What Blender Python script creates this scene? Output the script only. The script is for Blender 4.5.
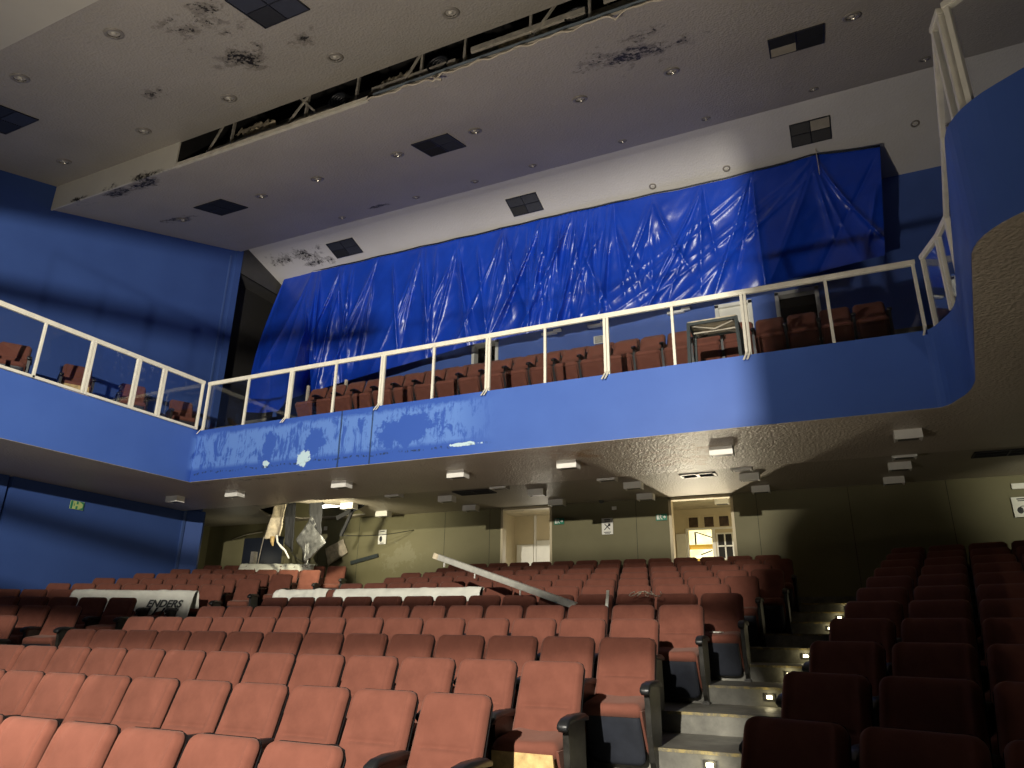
import bpy, bmesh, math, random
from mathutils import Vector, Matrix, noise
random.seed(7)
for o in list(bpy.data.objects): bpy.data.objects.remove(o)
S = bpy.context.scene
COL = S.collection
pi = math.pi
R = math.radians

# ------------------------------------------------------------------ camera
F_PX, PIT, YAW, ROL = 707.32, R(19.4306), R(24.9424), R(0.8034)
_F = Vector((-math.sin(YAW)*math.cos(PIT), math.cos(YAW)*math.cos(PIT), math.sin(PIT)))
_r = Vector((math.cos(YAW), math.sin(YAW), 0)); _u = _r.cross(_F)
CR = _r*math.cos(ROL)+_u*math.sin(ROL); CU = -_r*math.sin(ROL)+_u*math.cos(ROL)
cd = bpy.data.cameras.new('camera'); cam = bpy.data.objects.new('camera', cd); COL.objects.link(cam)
cd.sensor_width = 36; cd.lens = F_PX*36/1024; cd.clip_start = 0.05; cd.clip_end = 200
cam.matrix_world = Matrix(((CR.x, CU.x, -_F.x, 0), (CR.y, CU.y, -_F.y, 0), (CR.z, CU.z, -_F.z, 0), (0, 0, 0, 1)))
S.camera = cam

def in_frame(p, m=12):
    p = Vector(p); w = p.dot(_F)
    if w <= .2: return False
    x = 512+F_PX*p.dot(CR)/w; y = 384-F_PX*p.dot(CU)/w
    return -m < x < 1024+m and -m < y < 768+m

# ------------------------------------------------------------------ world, exposure, lights
W = bpy.data.worlds.new('world'); S.world = W; W.use_nodes = True
W.node_tree.nodes['Background'].inputs[0].default_value = (0.85, 0.92, 1.0, 1)
W.node_tree.nodes['Background'].inputs[1].default_value = 0.006
S.view_settings.view_transform = 'Standard'; S.view_settings.look = 'None'
S.view_settings.exposure = 0.0; S.view_settings.gamma = 1.0; S.view_settings.use_curve_mapping = False

def lamp(kind, name, loc, energy, color, radius=.1, target=None, spot=None, blend=.5, size=None):
    d = bpy.data.lights.new(name, kind); d.energy = energy; d.color = color
    if kind in ('POINT', 'SPOT'): d.shadow_soft_size = radius
    if kind == 'SPOT': d.spot_size = R(spot); d.spot_blend = blend
    if kind == 'AREA': d.shape = 'RECTANGLE'; d.size, d.size_y = size
    o = bpy.data.objects.new(name, d); COL.objects.link(o); o.location = loc
    if target is not None:
        o.rotation_euler = (Vector(target)-Vector(loc)).to_track_quat('-Z', 'Y').to_euler()
    return o
KEY = Vector((-1.0, -5.5, 3.6))
lamp('SPOT', 'stage_work_light', KEY, 11500, (1.0, .93, .80), .055, (-5.5, 10, 3.0), 100, .25)
lamp('SPOT', 'ceiling_fill_light', (-5.2, .6, -1.25), 2300, (1.0, .89, .75), .17, (-5.6, 8.8, 6.0), 108, 1.0)  # added fill lamp for the ceilings and soffit, out of view
lamp('SPOT', 'stage_side_light', (2.6, -1.6, -1.2), 330, (1.0, .88, .70), .2, (1.7, 5.6, 3.2), 60, 1.0)
lamp('SPOT', 'foyer_work_light', (-3.16, 17.45, 1.0), 400, (1.0, .88, .66), .06, (-2.55, 13.2, 3.0), 84, .5)
lamp('POINT', 'foyer_light', (-2.2, 17.0, 1.9), 42, (1.0, .86, .58), .15)  # added ambient fill inside the foyer
lamp('POINT', 'side_room_light', (-6.9, 17.0, 1.9), 34, (1.0, .9, .72), .2)
lamp('POINT', 'far_left_light', (-15.2, 14.7, 1.9), 4.5, (1.0, .95, .72), .15)
lamp('SPOT', 'ceiling_hole_light', (-10.6, 12.2, 2.35), 330, (1.0, .92, .66), .1, (-11.5, 15.4, 1.9), 120, .8)
lamp('SPOT', 'right_exit_light', (4.1, 12.4, 2.35), 210, (.95, .92, .72), .12, (3.9, 15.5, 2.75), 74, 1.0)

# ------------------------------------------------------------------ material helpers
def lin(c):
    return tuple(((x/12.92) if x <= .04045 else ((x+.055)/1.055)**2.4) for x in c)
class NT:
    def __init__(s, name):
        s.m = bpy.data.materials.new(name); s.m.use_nodes = True; s.t = s.m.node_tree
        s.b = s.t.nodes['Principled BSDF']; s.pos = s.t.nodes.new('ShaderNodeNewGeometry').outputs['Position']
    def n(s, kind, ins=None, **kw):
        k = s.t.nodes.new(kind)
        for a, v in kw.items(): setattr(k, a, v)
        for i, v in (ins or {}).items():
            if hasattr(v, 'is_linked') or isinstance(v, bpy.types.NodeSocket): s.t.links.new(v, k.inputs[i])
            else: k.inputs[i].default_value = v
        return k
    def obj(s):
        return s.n('ShaderNodeTexCoord').outputs['Object']
    def noise(s, vec, scale, detail=3, rough=.55, stretch=None, dist=0):
        if stretch: vec = s.n('ShaderNodeVectorMath', {0: vec, 1: stretch}, operation='MULTIPLY').outputs[0]
        return s.n('ShaderNodeTexNoise', {'Vector': vec, 'Scale': scale, 'Detail': detail, 'Roughness': rough, 'Distortion': dist}).outputs['Fac']
    def ramp(s, fac, a, b, lo=0., hi=1.):
        return s.n('ShaderNodeMapRange', {0: fac, 1: a, 2: b, 3: lo, 4: hi}, clamp=True).outputs[0]
    def math(s, op, a, b=0.):
        return s.n('ShaderNodeMath', {0: a, 1: b}, operation=op).outputs[0]
    def mix(s, fac, a, b):
        k = s.n('ShaderNodeMix', data_type='RGBA')
        for i, v in ((0, fac), (6, a), (7, b)):
            if isinstance(v, bpy.types.NodeSocket): s.t.links.new(v, k.inputs[i])
            else: k.inputs[i].default_value = v if i == 0 else (*v, 1) if len(v) == 3 else v
        return k.outputs[2]
    def col(s, v):
        if isinstance(v, bpy.types.NodeSocket): s.t.links.new(v, s.b.inputs['Base Color'])
        else: s.b.inputs['Base Color'].default_value = (*v, 1)
    def set(s, **kw):
        for k, v in kw.items():
            k = k.replace('_', ' ')
            if isinstance(v, bpy.types.NodeSocket): s.t.links.new(v, s.b.inputs[k])
            else: s.b.inputs[k].default_value = v
    def bump(s, h, strength=.3, dist=.02):
        k = s.n('ShaderNodeBump', {'Height': h, 'Strength': strength, 'Distance': dist})
        s.t.links.new(k.outputs[0], s.b.inputs['Normal'])
    def blot(s, centers, thr=.5, scale=9., soft=.12, stretch=None, peak=.46, wild=0.):
        """irregular blotches round world points: centers = (x,y,z, rx,ry,rz)"""
        nz = s.noise(s.pos, scale, 5, .7, stretch); out = None; low = s.noise(s.pos, 1.9, 3, .6) if wild else None
        for (x, y, z, rx, ry, rz) in centers:
            d = s.n('ShaderNodeVectorMath', {0: s.pos, 1: (x, y, z)}, operation='SUBTRACT').outputs[0]
            d = s.n('ShaderNodeVectorMath', {0: d, 1: (1/rx, 1/ry, 1/rz)}, operation='MULTIPLY').outputs[0]
            l = s.n('ShaderNodeVectorMath', {0: d}, operation='LENGTH').outputs['Value']
            l = s.math('ADD', l, s.math('MULTIPLY', s.math('SUBTRACT', low, .5), wild)) if wild else l
            f = s.ramp(l, 0., 1., peak, -.20)
            v = s.ramp(s.math('ADD', nz, f), thr+.14, thr+.14+soft)
            out = v if out is None else s.math('MAXIMUM', out, v)
        return out
def plain(name, c, rough=.6, metal=0., var=.12, scale=6., bump=0., spec=.5, emit=None, es=0.):
    t = NT(name); c = tuple(c)
    f = t.noise(t.obj(), scale, 4)
    t.col(t.mix(t.ramp(f, .3, .7), tuple(x*(1-var) for x in c), tuple(min(1, x*(1+var)) for x in c)))
    t.set(Roughness=rough, Metallic=metal, Specular_IOR_Level=spec)
    if bump: t.bump(t.noise(t.obj(), scale*8, 3), bump, .01)
    if emit: t.set(Emission_Color=(*emit, 1), Emission_Strength=es)
    return t.m
M = {}
# seat fabric: rust red weave, dusty
t = NT('seat_fabric')
ri = t.n('ShaderNodeObjectInfo').outputs['Random']
f = t.noise(t.obj(), 9, 4, .6)
c1 = t.mix(t.ramp(f, .3, .75), (.132, .047, .032), (.178, .065, .045))
t.col(t.mix(t.ramp(ri, 0, 1, 0, .3), c1, (.136, .046, .031)))
t.set(Roughness=.92, Specular_IOR_Level=.18, Sheen_Weight=.12, Sheen_Roughness=.5, Sheen_Tint=(1, .75, .65, 1))
t.bump(t.noise(t.obj(), 420, 2), .15, .003); M['fabric'] = t.m
M['plastic'] = plain('black_plastic', (.011, .012, .013), .40, var=.3)
M['shell'] = plain('matte_back_shell', (.006, .006, .007), .8, var=.3, spec=.15)  # near-black copy of the plastic, so gaps between backs read as shadow
M['panel'] = plain('dark_seat_pan', (.020, .023, .032), .45, var=.25)
M['stand'] = plain('worn_grey_metal', (.021, .020, .017), .40, .25, .6, 14)
M['plywood'] = plain('bare_plywood', (.52, .36, .15), .7, var=.3, scale=16, bump=.2)
M['white_metal'] = plain('cream_white_metal', (.74, .71, .60), .42, var=.08)
M['blue_wall'] = None
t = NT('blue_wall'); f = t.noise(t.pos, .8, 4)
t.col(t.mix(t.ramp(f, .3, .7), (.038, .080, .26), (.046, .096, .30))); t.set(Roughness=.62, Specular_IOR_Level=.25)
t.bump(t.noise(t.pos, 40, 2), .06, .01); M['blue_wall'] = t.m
M['blue_back_lit'] = plain('blue_wall_lit', (.070, .135, .42), .6, var=.08, scale=1, spec=.3)  # brighter copy of the wall blue, key light put into the colour
t = NT('blue_trim'); t.col((.055, .105, .29)); t.set(Roughness=.5); M['blue_trim'] = t.m
# balcony front: blue paint, washed out and peeling at the left
t = NT('balcony_paint')
px = t.n('ShaderNodeSeparateXYZ', {0: t.pos})
lft = t.ramp(px.outputs['X'], -4.9, -5.7)
front = t.ramp(px.outputs['Y'], 9.85, 9.97)
drip = t.noise(t.pos, 2.6, 8, .70, (1.5, 1, .9), .8)
streak = t.noise(t.pos, 4.2, 6, .65, (5, 1, .45))
wash = t.ramp(t.math('ADD', t.math('MULTIPLY', drip, .65), t.math('MULTIPLY', streak, .35)), .44, .50)
edge = t.ramp(px.outputs['Z'], 2.98, 3.06); edge2 = t.ramp(t.math('ADD', px.outputs['Z'], t.math('MULTIPLY', drip, .35)), 3.93, 3.86)
wash = t.math('MULTIPLY', wash, t.math('MULTIPLY', edge, edge2))
pat = t.blot([(-6.7, 10, 3.3, 1.5, 1, .62), (-8.7, 10, 3.3, .6, 1, .5), (-9.75, 10, 3.3, .3, 1, .8)], .5, 2.5, .05)
wash = t.math('MULTIPLY', wash, t.math('SUBTRACT', 1., pat))
wash = t.math('MULTIPLY', wash, t.math('MULTIPLY', lft, front))
base = t.mix(t.ramp(t.noise(t.pos, 1.3, 4), .3, .7), (.056, .125, .425), (.064, .140, .46))
base = t.mix(t.math('MULTIPLY', t.math('MULTIPLY', lft, front), .75), base, (.030, .088, .40))
c = t.mix(wash, base, (.110, .225, .58))
bare = t.blot([(-8.89, 10, 3.0, .26, 1, .26), (-9.78, 10, 2.98, .13, 1, .12), (-5.5, 10, 2.95, .45, 1, .06)], .42, 6., .03)
c = t.mix(bare, c, (.50, .66, .72))
crk = t.math('LESS_THAN', t.math('ABSOLUTE', t.math('ADD', t.math('ADD', px.outputs['X'], 8.09), t.math('MULTIPLY', t.math('SUBTRACT', drip, .5), .08))), .018)
crk2 = t.math('LESS_THAN', t.math('ABSOLUTE', t.math('ADD', px.outputs['X'], 7.40)), .016)
bl = t.math('LESS_THAN', t.math('ABSOLUTE', t.math('SUBTRACT', t.math('ADD', px.outputs['Z'], t.math('MULTIPLY', t.math('SUBTRACT', drip, .5), .22)), 2.93)), .016)
bl = t.math('MULTIPLY', bl, t.math('MULTIPLY', t.ramp(streak, .5, .54), lft))
crk = t.math('MULTIPLY', t.math('MAXIMUM', t.math('MAXIMUM', crk, crk2), bl), front)
t.col(t.mix(t.math('MULTIPLY', crk, .8), c, (.02, .035, .06)))
t.set(Roughness=.5, Specular_IOR_Level=.3); t.bump(drip, .12, .02); M['fascia'] = t.m
# ceiling plaster, textured, with black mould
def plaster(name, a, b, blots, bs=.35, scale=26, rough=.5, spec=.22, rust=None):
    t = NT(name); f = t.noise(t.pos, .7, 4)
    c = t.mix(t.ramp(f, .3, .7), a, b)
    if blots:
        m1 = t.blot(blots, .46, 7., .12, None, .32, 2.2); m2 = t.blot(blots, .54, 15., .06, None, .25, 2.2)
        c = t.mix(t.math('MULTIPLY', m1, .45), c, (.10, .085, .06))
        c = t.mix(t.math('MULTIPLY', m2, .95), c, (.010, .009, .008))
    if rust: c = t.mix(t.math('MULTIPLY', t.blot(rust, .40, 5., .25, None, .34, 1.6), .75), c, (.36, .20, .075))
    t.col(c); t.set(Roughness=rough, Specular_IOR_Level=spec)
    v = t.n('ShaderNodeTexVoronoi', {'Vector': t.pos, 'Scale': scale}, feature='SMOOTH_F1').outputs['Distance']
    t.bump(t.math('ADD', v, t.math('MULTIPLY', t.noise(t.pos, scale*1.7, 3), .6)), bs, .03)
    return t.m
M['ceil'] = plaster('ceiling_plaster', (.36, .333, .285), (.41, .378, .325),  # darkened against the middle copy, to offset uneven fill light
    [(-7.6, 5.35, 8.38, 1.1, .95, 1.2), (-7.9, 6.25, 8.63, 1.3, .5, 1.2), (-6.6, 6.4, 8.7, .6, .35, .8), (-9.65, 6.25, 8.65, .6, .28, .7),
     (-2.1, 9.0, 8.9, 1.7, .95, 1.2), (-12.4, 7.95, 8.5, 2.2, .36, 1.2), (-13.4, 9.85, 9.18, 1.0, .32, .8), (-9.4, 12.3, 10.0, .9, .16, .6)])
M['ceil_mid_lit'] = plaster('ceiling_plaster_middle_lit', (.46, .418, .345), (.51, .465, .385),  # lighter, warmer copy of the ceiling plaster, missing light put into the colour
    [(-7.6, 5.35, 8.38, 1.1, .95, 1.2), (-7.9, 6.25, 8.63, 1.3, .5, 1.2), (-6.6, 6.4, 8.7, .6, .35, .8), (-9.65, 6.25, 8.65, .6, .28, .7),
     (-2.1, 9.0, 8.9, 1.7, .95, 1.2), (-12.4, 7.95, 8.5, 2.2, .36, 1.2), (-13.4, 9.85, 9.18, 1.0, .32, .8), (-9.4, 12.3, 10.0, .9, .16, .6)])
M['ceil_rear_lit'] = plaster('ceiling_plaster_rear_lit', (.64, .62, .58), (.70, .68, .64), [(-13.35, 13.80, 10.15, 1.7, .50, 1.2), (-12.8, 14.1, 10.1, 1.1, .3, 1.0)], .22)  # paler plaster copy, the lit patch's brightness put into the colour
M['ceil_front'] = plain('smooth_pale_ceiling', (.50, .475, .405), .6, var=.05, scale=1)
M['lip'] = plaster('ceiling_face_board', (.60, .57, .48), (.68, .65, .55), [(-11.8, 7.75, 8.5, 1.4, .4, .16), (-13.4, 7.75, 8.5, 1.2, .4, .10)], .05)
M['lip_board'] = plain('cream_board_edge', (.60, .56, .45), .6, var=.15)
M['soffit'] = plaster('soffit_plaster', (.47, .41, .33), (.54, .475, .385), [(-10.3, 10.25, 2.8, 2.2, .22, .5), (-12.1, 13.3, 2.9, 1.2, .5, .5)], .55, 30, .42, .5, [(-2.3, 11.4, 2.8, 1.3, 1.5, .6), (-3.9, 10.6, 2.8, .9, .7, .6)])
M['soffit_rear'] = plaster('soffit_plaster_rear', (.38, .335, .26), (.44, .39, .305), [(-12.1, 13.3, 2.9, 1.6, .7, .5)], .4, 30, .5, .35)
M['olive'] = None
t = NT('olive_wall'); f = t.noise(t.pos, .9, 4)
c = t.mix(t.ramp(f, .3, .7), (.150, .138, .072), (.185, .168, .090))
sc = t.blot([(-10.2, 15.5, 1.8, 1.6, 1, .9)], .60, 5., .08)
c = t.mix(t.math('MULTIPLY', sc, .28), c, (.30, .29, .20))
t.col(c); t.set(Roughness=.6, Specular_IOR_Level=.3); t.bump(t.noise(t.pos, 30, 3), .08, .01); M['olive'] = t.m
t = NT('step_concrete'); f = t.noise(t.pos, 5, 6, .65); g = t.noise(t.pos, 1.1, 3)
c = t.mix(t.ramp(f, .35, .7), (.10, .098, .085), (.23, .225, .19)); c = t.mix(t.ramp(g, .45, .65, 0, .5), c, (.06, .057, .046))
t.col(c); t.set(Roughness=.55, Specular_IOR_Level=.4); t.bump(f, .2, .01); M['concrete'] = t.m
t = NT('yellow_line'); f = t.noise(t.pos, 14, 5, .7)
t.col(t.mix(t.ramp(f, .40, .56), (.27, .21, .075), (.11, .10, .07))); t.set(Roughness=.6); M['yellow'] = t.m
# blue plastic sheet
t = NT('blue_plastic_sheet'); f = t.noise(t.obj(), 1.1, 4)
t.col(t.mix(t.ramp(f, .3, .7), (.005, .044, .42), (.008, .064, .56)))
t.set(Roughness=.30, Specular_IOR_Level=.75)
cr = t.noise(t.obj(), 2.4, 6, .65, (3.2, 1, .8), 1.2); cr2 = t.noise(t.obj(), 9, 4, .6, (2, 1, 1), .8)
t.bump(t.math('ADD', t.math('MULTIPLY', cr, .4), t.math('MULTIPLY', cr2, .12)), .30, .05); M['tarp'] = t.m
M['cloth'] = plain('white_cloth', (.74, .74, .66), .85, var=.1, scale=4, bump=.25)
M['ink'] = plain('black_ink', (.012, .012, .015), .6)
M['grey_ink'] = plain('grey_ink', (.05, .055, .05), .6)
M['recess'] = plain('recess_shade_grey', (.05, .048, .045), .8)  # recess ceiling darkened, its shade put into the colour
M['dark'] = plain('dark_void', (.012, .011, .010), .8)
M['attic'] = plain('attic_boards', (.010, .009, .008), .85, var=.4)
M['joist'] = plain('dusty_steel', (.50, .46, .38), .5, .3, .3, 8)
M['pale_steel'] = plain('pale_painted_steel', (.50, .49, .43), .5, var=.15, scale=9)
M['cable'] = plain('pale_cable', (.52, .46, .36), .6)
M['bluesteel'] = plain('blue_grey_channel', (.20, .25, .29), .45, .3)
M['torn'] = plain('torn_board_paper', (.55, .47, .33), .85, var=.35, scale=7, bump=.4)
M['foil'] = plain('dull_foil_insulation', (.15, .15, .145), .4, .6, .45, 10, .8)
M['blackfelt'] = plain('black_insulation', (.012, .012, .013), .9)
M['cream'] = plain('cream_paint', (.58, .50, .33), .6, var=.07, scale=2)
M['cream_ceiling'] = plain('cream_plaster_ceiling', (.56, .50, .36), .65, var=.22, scale=3, bump=.3)
M['white'] = plain('white_paint', (.74, .73, .66), .5, var=.05)
M['lampbox'] = plain('white_lamp_housing', (.80, .79, .73), .45, var=.05)
M['lampglass'] = plain('grey_lamp_lens', (.10, .10, .095), .45)
M['dl_ring'] = plain('lamp_trim_ring', (.24, .22, .185), .4)
M['chrome'] = plain('silver_reflector', (.30, .28, .24), .25, .8, .1)
M['bulb'] = plain('bulb_glass', (.55, .52, .44), .12)
M['grille_dark'] = plain('dark_grille', (.016, .017, .022), .5)
M['grille_blue'] = plain('blue_grey_grille', (.030, .034, .052), .5)
M['grille_light'] = plain('pale_grille', (.30, .27, .22), .5)
M['green'] = plain('sign_green', (.02, .20, .12), .4)
M['ygreen'] = plain('sign_yellow_green', (.42, .52, .20), .4)  # flat yellow green tone of the left wall sign
M['navydoor'] = plain('navy_door', (.012, .016, .027), .45)
M['iron'] = plain('dark_green_grey_steel', (.045, .055, .055), .4, .3)
M['glow'] = plain('broken_tube_glow', (.9, .9, .9), .4, emit=(1, .97, .85), es=9)
M['steplens'] = plain('step_lamp_lens', (.9, .85, .7), .4, emit=(1, .88, .55), es=9)
M['outside'] = None
t = NT('floodlit_yellow_outside'); px = t.n('ShaderNodeSeparateXYZ', {0: t.pos})
t.col((.8, .75, .5)); f = t.noise(t.pos, 3, 3)
em = t.mix(t.ramp(f, .35, .65), (1., .86, .36), (1., .95, .66))
t.t.links.new(em, t.b.inputs['Emission Color']); t.set(Emission_Strength=1.6); M['outside'] = t.m
M['orange'] = plain('yellow_scaffold_glow', (.62, .36, .04), .5, emit=(1., .62, .08), es=.35)  # faint glow added to the scaffold in place of lamplight
# glass
t = NT('railing_glass'); tr = t.n('ShaderNodeBsdfTransparent', {0: (.965, .975, .985, 1)}); gl = t.n('ShaderNodeBsdfGlossy', {0: (1, 1, 1, 1), 'Roughness': .02})
fr = t.n('ShaderNodeLayerWeight', {0: .5}); fp = t.math('ADD', t.math('MULTIPLY', t.math('POWER', fr.outputs['Facing'], 4.5), .75), .035); mx = t.n('ShaderNodeMixShader', {0: fp, 1: tr.outputs[0], 2: gl.outputs[0]})
t.t.links.new(mx.outputs[0], t.t.nodes['Material Output'].inputs[0]); M['glass'] = t.m

# ------------------------------------------------------------------ mesh helpers
class MB:
    def __init__(s): s.v = []; s.f = []; s.mi = []; s.sm = []
    def add(s, vs, fs, mi=0, smooth=False):
        b = len(s.v); s.v += [tuple(v) for v in vs]
        for f in fs: s.f.append([b+i for i in f]); s.mi.append(mi); s.sm.append(smooth)
        return s
    def box(s, a, b, mi=0, mat=None, ch=0.0):
        (x0, y0, z0), (x1, y1, z1) = a, b
        x0, x1 = sorted((x0, x1)); y0, y1 = sorted((y0, y1)); z0, z1 = sorted((z0, z1))
        if ch <= 0:
            vs = [(x0, y0, z0), (x1, y0, z0), (x1, y1, z0), (x0, y1, z0), (x0, y0, z1), (x1, y0, z1), (x1, y1, z1), (x0, y1, z1)]
            fs = [(3, 2, 1, 0), (4, 5, 6, 7), (0, 1, 5, 4), (1, 2, 6, 5), (2, 3, 7, 6), (3, 0, 4, 7)]
        else:
            bm = bmesh.new(); bmesh.ops.create_cube(bm, size=1)
            for v in bm.verts: v.co = Vector(((x0+x1)/2+v.co.x*(x1-x0), (y0+y1)/2+v.co.y*(y1-y0), (z0+z1)/2+v.co.z*(z1-z0)))
            bmesh.ops.bevel(bm, geom=bm.edges[:], offset=ch, segments=2, profile=.6, affect='EDGES')
            bm.verts.index_update(); vs = [v.co.copy() for v in bm.verts]; fs = [[v.index for v in f.verts] for f in bm.faces]; bm.free()
        if mat is not None: vs = [mat @ Vector(v) for v in vs]
        return s.add(vs, fs, mi)
    def bar(s, p, q, w, h, mi=0, up=(0, 0, 1)):
        p, q = Vector(p), Vector(q); d = (q-p).normalized(); up = Vector(up)
        if abs(d.dot(up)) > .98: up = Vector((0, 1, 0))
        r = d.cross(up).normalized(); u = r.cross(d)
        vs = [e+r*a*w/2+u*b*h/2 for e in (p, q) for a, b in ((-1, -1), (1, -1), (1, 1), (-1, 1))]
        return s.add(vs, [(3, 2, 1, 0), (4, 5, 6, 7), (0, 1, 5, 4), (1, 2, 6, 5), (2, 3, 7, 6), (3, 0, 4, 7)], mi)
    def tube(s, pts, r, n=8, mi=0, cap=True):
        pts = [Vector(p) for p in pts]; vs = []; fs = []
        for i, p in enumerate(pts):
            d = (pts[min(i+1, len(pts)-1)]-pts[max(i-1, 0)]).normalized()
            a = Vector((0, 0, 1)) if abs(d.z) < .9 else Vector((1, 0, 0))
            e1 = d.cross(a).normalized(); e2 = d.cross(e1)
            rr = r[i] if isinstance(r, (list, tuple)) else r
            vs += [p+(e1*math.cos(2*pi*k/n)+e2*math.sin(2*pi*k/n))*rr for k in range(n)]
        for i in range(len(pts)-1):
            for k in range(n): fs.append((i*n+k, i*n+(k+1) % n, (i+1)*n+(k+1) % n, (i+1)*n+k))
        if cap: fs += [tuple(range(n))[::-1], tuple((len(pts)-1)*n+k for k in range(n))]
        return s.add(vs, fs, mi, True)
    def lathe(s, prof, n=20, mi=0, mat=None):
        vs = []; fs = []
        for (r, z) in prof: vs += [Vector((r*math.cos(2*pi*k/n), r*math.sin(2*pi*k/n), z)) for k in range(n)]
        for i in range(len(prof)-1):
            for k in range(n): fs.append((i*n+k, i*n+(k+1) % n, (i+1)*n+(k+1) % n, (i+1)*n+k))
        if mat is not None: vs = [mat @ v for v in vs]
        return s.add(vs, fs, mi, True)
    def prism(s, poly, z0, z1, mi=0, mat=None):
        n = len(poly); vs = [Vector((x, y, z0)) for x, y in poly]+[Vector((x, y, z1)) for x, y in poly]
        if mat is not None: vs = [mat @ v for v in vs]
        fs = [tuple(range(n))[::-1], tuple(range(n, 2*n))]+[(i, (i+1) % n, n+(i+1) % n, n+i) for i in range(n)]
        return s.add(vs, fs, mi)
    def grid(s, fn, nu, nv, mi=0, smooth=True, flip=False):
        vs = [fn(i/nu, j/nv) for j in range(nv+1) for i in range(nu+1)]
        fs = []
        for j in range(nv):
            for i in range(nu):
                a = j*(nu+1)+i; q = (a, a+1, a+nu+2, a+nu+1); fs.append(q[::-1] if flip else q)
        return s.add(vs, fs, mi, smooth)
    def mesh(s, name, mats, recalc=True):
        me = bpy.data.meshes.new(name); me.from_pydata(s.v, [], s.f)
        for m in (mats if isinstance(mats, (list, tuple)) else [mats]): me.materials.append(m)
        me.polygons.foreach_set('material_index', s.mi); me.polygons.foreach_set('use_smooth', s.sm)
        if recalc:
            bm = bmesh.new(); bm.from_mesh(me); bmesh.ops.remove_doubles(bm, verts=bm.verts, dist=1e-5)
            bmesh.ops.recalc_face_normals(bm, faces=bm.faces); bm.to_mesh(me); bm.free()
        me.update(); return me
    def build(s, name, mats, parent=None, loc=None, recalc=True):
        return link(name, s.mesh(name, mats, recalc), parent, loc)
def link(name, me, parent=None, loc=None):
    o = bpy.data.objects.new(name, me); COL.objects.link(o)
    if parent is not None: o.parent = parent
    if loc is not None: o.location = loc
    return o
def tag(o, label, cat, group=None):
    o['label'] = label; o['category'] = cat
    if group: o['group'] = group
    return o
def thing(name, label, cat, loc=(0, 0, 0), rz=0., group=None):
    o = bpy.data.objects.new(name, None); COL.objects.link(o); o.location = loc; o.rotation_euler = (0, 0, rz)
    o.empty_display_size = .1
    return tag(o, label, cat, group)
def struct(o): o['kind'] = 'structure'; return o
def holes_rect(mb, a0, a1, b0, b1, holes, fn, thick, mi=0):
    """slab in (a,b) with rectangular holes; fn(a,b,d) -> xyz, d in 0..thick"""
    A = sorted({a0, a1, *[x for h in holes for x in h[:2]]}); B = sorted({b0, b1, *[x for h in holes for x in h[2:]]})
    A = [x for x in A if a0 <= x <= a1]; B = [x for x in B if b0 <= x <= b1]
    def solid(i, j):
        if not (0 <= i < len(A)-1 and 0 <= j < len(B)-1): return False
        ca, cb = (A[i]+A[i+1])/2, (B[j]+B[j+1])/2
        return not any(h[0] < ca < h[1] and h[2] < cb < h[3] for h in holes)
    for i in range(len(A)-1):
        for j in range(len(B)-1):
            if not solid(i, j): continue
            x0, x1, z0, z1 = A[i], A[i+1], B[j], B[j+1]
            for d in (0, thick): mb.add([fn(x0, z0, d), fn(x1, z0, d), fn(x1, z1, d), fn(x0, z1, d)], [(0, 1, 2, 3)], mi)
            for (di, dj, p, q) in ((-1, 0, (x0, z0), (x0, z1)), (1, 0, (x1, z0), (x1, z1)), (0, -1, (x0, z0), (x1, z0)), (0, 1, (x0, z1), (x1, z1))):
                if not solid(i+di, j+dj): mb.add([fn(*p, 0), fn(*q, 0), fn(*q, thick), fn(*p, thick)], [(0, 1, 2, 3)], mi)
    return mb

# ------------------------------------------------------------------ row layout
def Yn(n): return 4.25+.97*(n-2)          # back-top line of row n in the centre block
def Zt(n): return -.385+.17*(n-2)         # height of the seat-back tops
H = .93
def Zf(n): return Zt(n)-H
A_L, A_R = R(20), R(18)
def SR(n): return (-.565+.120*(n-2), 3.93+.888*(n-2))   # first seat edge of the right block
XL, XR = -14.6, 4.4

# ------------------------------------------------------------------ setting: floor
mb = MB()
mb.add([(-18, -9, Zf(1)), (8, -9, Zf(1)), (8, 16, Zf(1)), (-18, 16, Zf(1))], [(0, 1, 2, 3)])
NOSE = {}
for n in range(2, 15):
    y = Yn(n)-1.25; NOSE[n] = y
    xr, yr = SR(n); ya = yr+.1*math.tan(A_R)-1.30
    if n == 14: y += .25; ya = y; 
    xa = SR(n)[0]-.10
    poly = [(-18, y-7.8*math.tan(A_L)), (-10.2, y), (xa, y), (xa, ya), (8, ya-(8-xa)*math.tan(A_R)), (8, 16.2), (-18, 16.2)]
    mb.prism(poly, Zf(n-1)-.02, Zf(n))
struct(mb.build('floor', M['concrete']))
for i, n in enumerate(range(3, 14)):
    y = NOSE[n]; k = MB()
    k.box((-1.72+.03*(n-3), y-.004, Zf(n)-.020), (SR(n)[0]-.11, y+.022, Zf(n)+.003))
    struct(k.build('trim_%d' % (i+1), M['yellow']))

# ------------------------------------------------------------------ setting: walls
mb = MB()
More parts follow.
